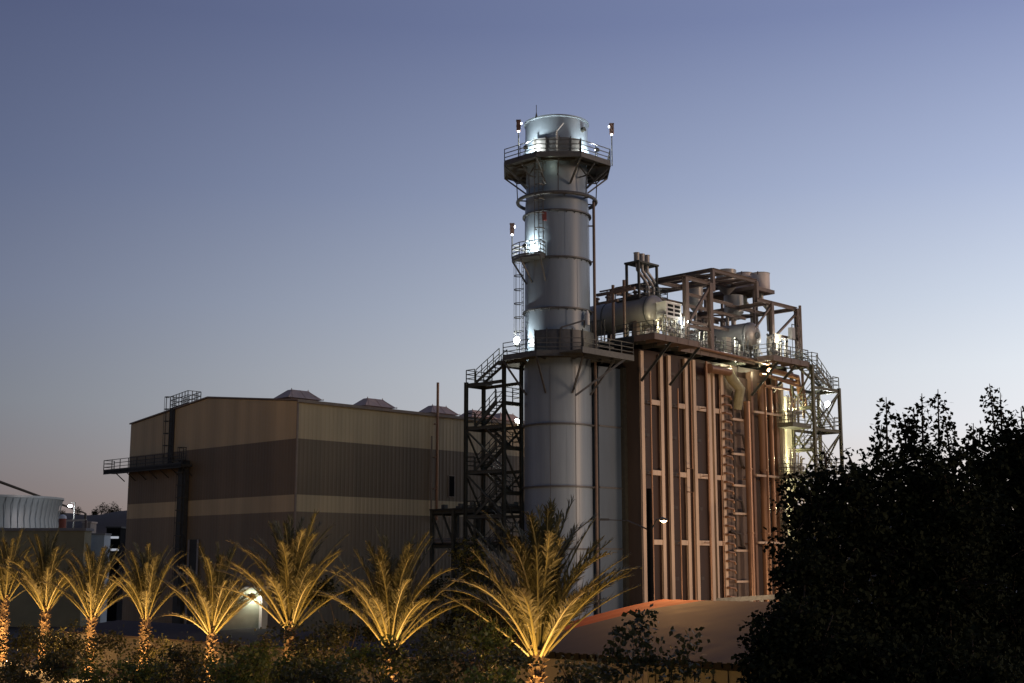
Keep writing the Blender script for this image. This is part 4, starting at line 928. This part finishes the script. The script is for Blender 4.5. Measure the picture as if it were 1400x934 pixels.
# ------------------------------------------------------------------ white vaulted shed with orange trim
EO = (at(668, 881, 60).x, 60.0)              # far eave end
ZE_, ZRr = 3.25, 5.15; WU = 13.0; LV2 = 34
sh_ = thing('vaulted_shed', 'long low shed with pale vaulted roof and orange red end strip', 'shed', (*EO, 0), ANG)
def rz_(u): x = u / WU; return ZE_ + (ZRr - ZE_) * (1 - (1 - x) ** 1.22)
NU, NV = 28, 60
def roofmesh(v0, v1, u0=0, u1=WU, dz=0, f=None):
    m = MB(EO); vs = []
    for i in range(NU + 1):
        for j in range(NV + 1):
            u = u0 + (u1 - u0) * i / NU; va, vb = (v0, v1) if f is None else f(u)
            v = va + (vb - va) * j / NV; vs.append((u, v, rz_(u) + dz + .012 * math.sin(v * 7) ))
    m.add(vs, [(i * (NV + 1) + j, (i + 1) * (NV + 1) + j, (i + 1) * (NV + 1) + j + 1, i * (NV + 1) + j + 1) for i in range(NU) for j in range(NV)]); m.sm = True
    return m
strip = lambda u: .9 + 1.5 * (u / WU) ** 2.5
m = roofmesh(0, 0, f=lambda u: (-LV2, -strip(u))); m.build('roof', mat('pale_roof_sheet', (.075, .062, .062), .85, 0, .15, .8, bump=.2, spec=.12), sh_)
m = roofmesh(0, 0, f=lambda u: (-strip(u), .3)); m.build('end_strip', mat('orange_red_paint', (.60, .10, .03), .85, 0, .15, 1, spec=.1), sh_)
m = MB(EO); m.box(-.1, 0, -LV2, .2, ZE_ - .22, ZE_ + .02)
for i in range(int(LV2 / .45)): m.box(-.16, -.1, -i * .45 - .1, -i * .45 + .1, ZE_ - .16, ZE_ + .06)
m.build('gutter', M_black, sh_)
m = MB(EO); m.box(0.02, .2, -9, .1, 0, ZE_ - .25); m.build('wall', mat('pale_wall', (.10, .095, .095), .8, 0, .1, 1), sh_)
m = MB(EO)
for i in range(70): m.box(.02 + .05 * (i % 2), .2, -9 - (i + 1) * .35, -9 - i * .35 - .01, 0, ZE_ - .25)
m.build('ribbed_wall', mat('olive_ribbed_wall', (.06, .06, .045), .7), sh_)
vs = [(WU * i / 20, .28, rz_(WU * i / 20) - .05) for i in range(21)] + [(WU, .28, 0), (0, .28, 0)]
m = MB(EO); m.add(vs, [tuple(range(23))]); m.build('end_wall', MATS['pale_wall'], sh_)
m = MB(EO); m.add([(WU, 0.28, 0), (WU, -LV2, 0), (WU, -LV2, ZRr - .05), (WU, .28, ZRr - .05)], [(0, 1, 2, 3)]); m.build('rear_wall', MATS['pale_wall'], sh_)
# pale parapet posts behind the shed ridge
fc = thing('white_guardrail', 'pale concrete guard rail between the shed roof and the boiler base', 'guard rail', (*at(1040, 820, 92).xy, 0))
m = MB()
for px_ in range(985, 1075, 14): q = at(px_, 818, 92 - (px_ - 985) * .03); m.box(q.x - .12, q.x + .12, q.y - .12, q.y + .12, 0, q.z)
q0, q1 = at(980, 821, 92), at(1075, 815, 89); m.bar(q0, q1, .2, .3); m.build('rail_run', M_galv, fc)
# second low shed running left behind the palms
EO2 = (at(652, 890, 62).x, 62.0)
s2 = thing('low_grey_shed', 'long low pale grey shed half hidden behind the palm row', 'shed', (*EO2, 0), ANG)
m = MB(EO2); m.box(1.2, 5, .6, 42, 0, 2.3); m.build('wall', MATS['pale_wall'], s2)
m = MB(EO2); m.add([(1, .5, 2.3), (5.3, .5, 2.9), (5.3, 42.2, 2.9), (1, 42.2, 2.3), (1, .5, 2.42), (5.3, .5, 3.02), (5.3, 42.2, 3.02), (1, 42.2, 2.42)], [(0, 3, 2, 1), (4, 5, 6, 7), (0, 1, 5, 4), (1, 2, 6, 5), (2, 3, 7, 6), (3, 0, 4, 7)]); m.build('roof', MATS['pale_roof_sheet'], s2)

# ------------------------------------------------------------------ foliage
def leafmat(name, col, var=.35, trans=.25, rough=.5): return mat(name, col, rough, 0, var, 3.0, spec=.4, trans=trans)
L_palm = leafmat('palm_leaflet', (.105, .098, .040), .35, .2, .5)
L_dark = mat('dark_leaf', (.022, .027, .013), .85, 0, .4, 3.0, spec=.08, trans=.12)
L_bush = leafmat('bush_leaf', (.085, .085, .028), .5, .25)
L_lime = leafmat('lime_leaf', (.14, .17, .035), .4, .3)
M_bark = mat('bark', (.07, .05, .035), .85, 0, .35, 6, bump=.6)
M_palmbark = mat('palm_bark', (.115, .075, .045), .8, 0, .8, 3.5, bump=.8)
M_rachis = mat('palm_rachis', (.26, .23, .09), .45, 0, .2, 4)

def frond_mesh(seed, L=3.6, bend=.75, droop=.15):
    r = random.Random(seed); rach = MB(); pts = []; p = Vector((0, 0, 0)); N = 16; a = 0.0
    for i in range(N + 1):
        pts.append(p.copy()); f = i / N; a = bend * (f ** 1.6); p = p + Vector((math.sin(a), droop * math.sin(f * 3) * .08, math.cos(a))) * (L / N)
    rach.tube(pts, [.055 * (1 - .85 * (i / N) ** .7) + .004 for i in range(N + 1)], 5)
    leaf = MB(); n = 56
    for side in (-1, 1):
        for k in range(n):
            f = .20 + .80 * (k + r.random() * .5) / n; x = f * N; i = min(N - 1, int(x)); q = pts[i].lerp(pts[i + 1], x - i)
            tan = (pts[i + 1] - pts[i]).normalized(); nrm = Vector((tan.z, 0, -tan.x)) * -1   # inner (upper) side
            ln = L * .15 * min(1, .25 + (f - .2) * 4.5) * (1.15 - .75 * max(0, f - .5) * 2 * .8) * r.uniform(.75, 1.12)
            ang = R(46 - 22 * f + r.uniform(-12, 12)); vee = R(24 + r.uniform(-34, 30))
            d = (tan * math.cos(ang) + (Vector((0, side, 0)) * math.cos(vee) + nrm * math.sin(vee)) * math.sin(ang)).normalized()
            wv = d.cross(nrm).normalized() * .019 + nrm * r.uniform(-.006, .006)
            mid = q + d * ln * .5; tip = q + d * ln + Vector((0, 0, -.04 - .05 * r.random()))
            leaf.add([q - wv * .6, q + wv * .6, mid + wv, mid - wv, tip], [(0, 1, 2, 3), (3, 2, 4)])
    return rach, leaf
FM = []
for k in range(5):
    ra_, le_ = frond_mesh(20 + k, 3.9, (.35, .6, .85, .5, 1.05)[k], .2)
    me = bpy.data.meshes.new('frond'); o_ = len(ra_.v)
    me.from_pydata([tuple(v) for v in ra_.v + le_.v], [], ra_.f + [[i + o_ for i in f] for f in le_.f]); me.materials.append(M_rachis); me.materials.append(L_palm)
    me.polygons.foreach_set('material_index', [0] * len(ra_.f) + [1] * len(le_.f)); me.update(); FM.append(me)
def trunk_mesh(hh, r):
    m = MB(); N = 14; m.tube([(0.03 * math.sin(i), .03 * math.cos(i * 1.7), hh * i / N) for i in range(N + 1)], [r * (1.15 - .2 * i / N) for i in range(N + 1)], 14)
    rr = random.Random(int(hh * 100)); n = int(hh * 34)          # old frond-base bosses in spirals
    for i in range(n):
        if rr.random() < .25: continue
        z = hh * (i + .5) / n + rr.uniform(-.05, .05); a = i * 2.39996 + rr.uniform(-.3, .3); rad = r * (1.12 - .2 * z / hh)
        o = Vector((math.cos(a), math.sin(a), 0)); s_ = Vector((-math.sin(a), math.cos(a), 0)); c = o * rad + Vector((0, 0, z)); w_ = .09 * rr.uniform(.8, 1.2); t_ = rr.uniform(.04, .22)
        m.add([c - s_ * w_ - o * .03, c + s_ * w_ - o * .03, c + s_ * w_ * .7 + o * t_ + Vector((0, 0, .15)), c - s_ * w_ * .7 + o * t_ + Vector((0, 0, .15)), c - s_ * w_ * .6 - o * .04 + Vector((0, 0, .2)), c + s_ * w_ * .6 - o * .04 + Vector((0, 0, .2))],
              [(0, 1, 2, 3), (3, 2, 5, 4), (0, 3, 4), (1, 5, 2)])
    m.sm = False
    return m
palms = [(735, 884, 50, 1.12, 60, 'nearest and largest floodlit date palm in front of the stack base'), (534, 874, 56, .98, 48, 'floodlit date palm second from the right, left of the stack'),
         (397, 848, 62, .98, 48, 'floodlit date palm just right of the small lit hut'), (290, 856, 69, .93, 42, 'floodlit date palm just left of the small lit hut'), (200, 838, 76, .88, 38, 'floodlit date palm in front of the hall left corner'),
         (126, 838, 83, .95, 38, 'floodlit date palm with a bright yellow crown, third from the left edge'), (63, 828, 90, 1.05, 38, 'floodlit date palm second from the left edge'), (8, 815, 97, 1.05, 30, 'floodlit date palm cut by the left edge')]
prnd = random.Random(11)
for k, (px, py, Y, sc, nf, lab) in enumerate(palms):
    b = at(px, py, Y); hh = b.z
    p = thing('date_palm', lab, 'palm tree', (b.x, Y, 0), 0, 'floodlit date palms in a row')
    m = trunk_mesh(hh, .25 * sc); me = m
    o = MB(); o.v = [Vector((v.x + b.x, v.y + Y, v.z)) for v in m.v]; o.f = m.f; o.build('trunk', M_palmbark, p)
    pv = (prnd.uniform(1.1, 1.24), prnd.uniform(38, 50), prnd.uniform(-4, 6), prnd.uniform(-3, 3))
    for i in range(nf):
        fo = bpy.data.objects.new('frond', FM[prnd.randrange(5)]); COL.objects.link(fo); fo.parent = p
        q = (i + .5) / nf
        az = i * 2.39996 + prnd.uniform(-.25, .25); tilt = R(3 + pv[1] * q ** 1.5 + prnd.uniform(-8, 8))
        fo.location = (.15 * math.cos(az) * q * 1.2, .15 * math.sin(az) * q * 1.2, hh - .1 - .35 * q)
        s_ = sc * (1.06 - .14 * q) * prnd.uniform(.86, 1.08) * pv[0]
        wind = R(5)
        fo.rotation_euler = (Matrix.Rotation(R(pv[2]), 4, 'Y') @ Matrix.Rotation(R(pv[3]), 4, 'X') @ Matrix.Rotation(az, 4, 'Z') @ Matrix.Rotation(tilt, 4, 'Y')).to_euler(); fo.scale = (s_, s_, s_)
    # in-ground uplighters at the trunk foot
    for j, (dx, dy) in enumerate(((-1.0, -2.1), (1.1, -1.9))):
        u_ = thing('ground_uplight', ['small ground spotlight, left of each pair at a palm foot', 'small ground spotlight, right of each pair at a palm foot'][j], 'ground light', (b.x + dx, Y + dy, 0), 0, 'palm uplights')
        m = MB(); m.cyl((b.x + dx, Y + dy, 0), (b.x + dx, Y + dy, .2), .14, .12, 12); m.build('housing', M_dark, u_)
        m = MB(); m.cyl((b.x + dx, Y + dy, .201), (b.x + dx, Y + dy, .215), .1, n=12); m.build('lens', M_lensw, u_)
        lamp('palm_uplight_spill', (b.x + dx * .6, Y + dy * .55, 1.0), 420, (1, .52, .16), .1)  # added point light without a fixture, brightens the bushes at the palm foot
        lamp('palm_uplight', (b.x + dx, Y + dy, .35), 1450 if j == 0 else 760, (1, .57, .18), .08, 'SPOT', (b.x + dx * .15, Y, hh + .7), 76)

def leaves(m, c, rad, n, size, r, flat=.75):
    for _ in range(n):
        while True:
            d = Vector((r.uniform(-1, 1), r.uniform(-1, 1), r.uniform(-1, 1)))
            if d.length < 1: break
        p = c + Vector((d.x * rad, d.y * rad, d.z * rad * flat))
        a = Vector((r.gauss(0, 1), r.gauss(0, 1), r.gauss(-.3, .8))).normalized(); b = a.cross(Vector((r.gauss(0, 1), r.gauss(0, 1), r.gauss(0, 1)))).normalized()
        s = size * r.uniform(.6, 1.3); b *= s * .36
        m.add([p, p + a * s * .5 + b, p + a * s, p + a * s * .5 - b], [(0, 1, 2, 3)])
def tree(name, lab, cat, base, lobes, leafm, size, per, group=None, seed=1, trunk_r=.2, density=1., shoots=()):
    """lobes: (x,y,z,r) in world; clumps of small leaves on twigs through each lobe"""
    r = random.Random(seed); base = Vector(base); o = thing(name, lab, cat, base, 0, group)
    tr = MB(); cr = MB()
    cen = sum((Vector(l[:3]) for l in lobes), Vector()) / len(lobes); fork = base.lerp(cen, .45); fork.x = base.x + (cen.x - base.x) * .3; fork.y = base.y + (cen.y - base.y) * .3
    tr.tube([base, base.lerp(fork, .5) + Vector((r.uniform(-.1, .1), 0, 0)), fork], [trunk_r, trunk_r * .8, trunk_r * .65], 8)
    for x, y_, z, R_ in lobes:
        c = Vector((x, y_, z)); m1 = fork.lerp(c, .5) + Vector((r.uniform(-.2, .2), r.uniform(-.2, .2), .1)); tr.tube([fork, m1, c], [trunk_r * .45, trunk_r * .3, trunk_r * .1], 6)
        nc = max(8, int(4.2 * (R_ / size) ** 2 * density * .28))
        for _ in range(nc):
            d = Vector((r.gauss(0, 1), r.gauss(0, 1), r.gauss(0, 1))).normalized() * (R_ * r.uniform(.3, 1.1)); q = c + Vector((d.x, d.y, d.z * .9))
            if r.random() < .4: tr.tube([c.lerp(q, .1), q], [.02 + trunk_r * .05, .008], 4)
            leaves(cr, q, size * r.uniform(1.6, 3.2), per, size, r)
    for (x, y_, z, hgt) in shoots:
        p0 = Vector((x, y_, z)); p1 = p0 + Vector((r.uniform(-.15, .15), 0, hgt)); tr.tube([p0, p1], [.03, .008], 4)
        for i in range(int(hgt * 9)): leaves(cr, p0.lerp(p1, i / (hgt * 9)), size * (3.3 - 1.6 * i / (hgt * 9)), per // 2, size, r)
    tr.build('trunk', M_bark, o); cr.build('crown', leafm, o, smooth=False)
    return o
def lob(px, py, Y, rr): v = at(px, py, Y); return (v.x, v.y, v.z, rr)
# big dark trees at right
T1 = [lob(1110, 700, 28, .9), lob(1150, 680, 28, .85), lob(1120, 780, 28, 1.1), lob(1180, 740, 28.5, 1.2), lob(1230, 685, 29, 1.0), lob(1262, 655, 29, .7), lob(1250, 740, 29, 1.3), lob(1150, 860, 28, 1.3), lob(1230, 840, 29, 1.4), lob(1300, 700, 29, 1.1), lob(1212, 640, 29, .42), lob(1095, 840, 27.5, .9), lob(1290, 628, 29, .42), lob(1180, 655, 29, .45),
      lob(1190, 900, 28, 1.3), lob(1130, 930, 27, 1.2), lob(1290, 800, 29, 1.3), lob(1300, 900, 28.5, 1.3)]
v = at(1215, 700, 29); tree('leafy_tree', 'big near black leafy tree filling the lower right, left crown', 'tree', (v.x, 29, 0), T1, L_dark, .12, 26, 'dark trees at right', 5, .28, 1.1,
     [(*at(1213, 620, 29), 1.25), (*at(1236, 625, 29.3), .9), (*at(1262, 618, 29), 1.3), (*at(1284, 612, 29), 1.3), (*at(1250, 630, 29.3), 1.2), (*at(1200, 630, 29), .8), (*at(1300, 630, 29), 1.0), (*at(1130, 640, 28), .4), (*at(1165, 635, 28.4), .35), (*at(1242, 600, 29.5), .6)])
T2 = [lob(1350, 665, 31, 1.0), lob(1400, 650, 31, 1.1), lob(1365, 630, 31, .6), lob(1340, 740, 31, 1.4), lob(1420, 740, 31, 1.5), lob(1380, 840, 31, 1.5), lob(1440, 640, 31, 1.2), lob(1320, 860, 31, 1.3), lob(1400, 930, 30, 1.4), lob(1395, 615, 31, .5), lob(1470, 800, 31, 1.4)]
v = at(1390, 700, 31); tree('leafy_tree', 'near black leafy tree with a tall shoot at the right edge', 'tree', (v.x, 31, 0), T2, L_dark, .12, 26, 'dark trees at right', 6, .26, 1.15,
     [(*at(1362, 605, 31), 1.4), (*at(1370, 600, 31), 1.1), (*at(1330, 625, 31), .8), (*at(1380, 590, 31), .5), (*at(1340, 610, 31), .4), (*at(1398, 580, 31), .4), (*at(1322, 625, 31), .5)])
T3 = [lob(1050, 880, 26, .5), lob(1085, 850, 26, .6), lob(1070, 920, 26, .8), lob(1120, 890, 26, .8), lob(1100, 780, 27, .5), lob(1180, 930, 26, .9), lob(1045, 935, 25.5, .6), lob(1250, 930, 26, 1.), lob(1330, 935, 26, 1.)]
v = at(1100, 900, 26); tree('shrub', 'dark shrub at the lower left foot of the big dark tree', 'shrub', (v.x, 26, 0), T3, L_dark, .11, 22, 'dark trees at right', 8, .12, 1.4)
# thin saplings in front of the shed
for k, (px, tops, lab) in enumerate(((838, [(838, 895, .22), (830, 920, .3), (848, 870, .14)], 'small sapling with loose leaves in front of the pale shed, left of three'),
                                     (872, [(868, 860, .2), (880, 880, .28), (865, 910, .34), (892, 905, .3), (878, 840, .12)], 'tallest loose leaved sapling in front of the pale shed roof'),
                                     (938, [(944, 875, .14), (935, 900, .22), (920, 925, .3), (950, 920, .26)], 'small sapling nearest the dark shrub, in front of the pale shed'))):
    v = at(px, 900, 33); tree('sapling', lab, 'sapling', (v.x, 33, 0), [lob(a, b_, 33, c_ * 1.5) for a, b_, c_ in tops], L_bush, .16, 7, 'saplings in front of the shed', 30 + k, .04, 1.3)
# shrubbery under and between the palms
def bush(k, px, py, Y, w_, lm, lab, size=.16, per=16, dens=.9):
    if px < 300: py += 10
    elif 380 < px < 560: py += 14
    rr = random.Random(100 + k); top = at(px, py, Y); n = 10; L = []
    for i in range(n):
        a = rr.uniform(-1.15, 1.15) * w_; R_ = min(w_ * .5, top.z * .34) * rr.uniform(.7, 1.1); zz = (top.z + .2) * rr.uniform(.5, 1.08) if i else top.z + .3; L.append((top.x + a * (1 if i else .2), Y + rr.uniform(-.6, .6), max(R_ * .6, zz - R_ * .5), R_))
    return tree('bush', lab, 'bush', (top.x, Y, 0), L, lm, size, per, 'bushes between the palms', 200 + k, .06, dens * (.62 if px < 300 else .85))
bl = [(660, 770, 58, 1.9, L_dark, 'tall dark bush directly left of the nearest palm', .15), (610, 800, 60, 1.5, L_dark, 'tall dark bush midway between the two right palms', .15), (665, 860, 47, 1.1, L_lime, 'bush with lime leaves lit beside the nearest palm', .15),
      (470, 800, 62, 1.7, L_dark, 'rounded dark bush between the second and third palm from the right', .15), (440, 850, 52, 1.2, L_bush, 'bush low at the right of the palm beside the lit hut', .15), (500, 885, 47, 1.3, L_lime, 'bush with yellow green leaves just left of the second palm', .15),
      (590, 880, 46, 1.5, L_bush, 'leafy bush right of the second palm', .15), (650, 905, 41, 1.5, L_bush, 'front bush left of the nearest trunk at the bottom edge', .15), (450, 915, 43, 1.5, L_bush, 'front bush at the bottom edge under the third palm', .15),
      (545, 925, 40, 1.2, L_bush, 'front bush at the bottom edge under the second palm', .15), (350, 880, 57, 1.5, L_bush, 'bush below the lit hut', .15), (330, 905, 50, 1.7, L_lime, 'orange lit bush at the bottom edge below the hut', .15), (245, 880, 60, 1.7, L_bush, 'bush between the palms at the hall corner', .15),
      (240, 912, 52, 1.6, L_bush, 'front bush at the bottom edge below the hall corner', .15), (165, 865, 68, 1.7, L_bush, 'bush between the fourth and third palms from the left edge', .15), (160, 905, 58, 1.7, L_lime, 'front bush at the bottom edge under the bright crowned palm', .15),
      (95, 855, 76, 1.7, L_bush, 'bush between the second and third palms from the left edge', .15), (85, 895, 63, 1.8, L_bush, 'front bush at the bottom edge near the left side', .15), (35, 855, 82, 1.8, L_bush, 'bush between the two leftmost palms', .15), (15, 890, 68, 1.9, L_bush, 'front bush in the bottom left corner', .15),
      (790, 925, 40, 1.1, L_bush, 'low bush at the bottom edge just right of the nearest palm trunk', .14), (700, 935, 39, 1.0, L_lime, 'low lime bush at the foot of the nearest palm', .14), (400, 900, 54, 1.2, L_lime, 'low sparkling bush at the foot of the third palm from the right', .14)]
for k, (px, py, Y, w_, lm, lab, sz) in enumerate(bl): bush(k, px, py, Y, w_, lm, lab, sz)
# ragged far trees on the ridge
for k, (px, hgt) in enumerate(((107, 4.5), (131, 3.5), (139, 6.5), (145, 5.5), (150, 4), (155, 6.5), (160, 5), (128, 3), (76, 3.5), (85, 3))):
    q = at(px, 706, 740); base = (q.x, 740, q.z - 1)
    nm = ['short', 'low', 'tall', 'middling', 'slim', 'tall bare', 'broad', 'tiny', 'round', 'faint'][k]
    tree('distant_tree', nm + ' hazy tree on the far ridge between cooling tower and hall', 'tree', base, [(q.x + dx, 740, q.z + hgt * f, hgt * .3) for dx, f in ((0, .35), (-hgt * .22, .6), (hgt * .2, .65), (0, .95))], L_dark, .55, 8, 'trees on the far ridge', 300 + k, .25, .9)
print('objects', len(bpy.data.objects), 'faces', sum(len(m.polygons) for m in bpy.data.meshes))
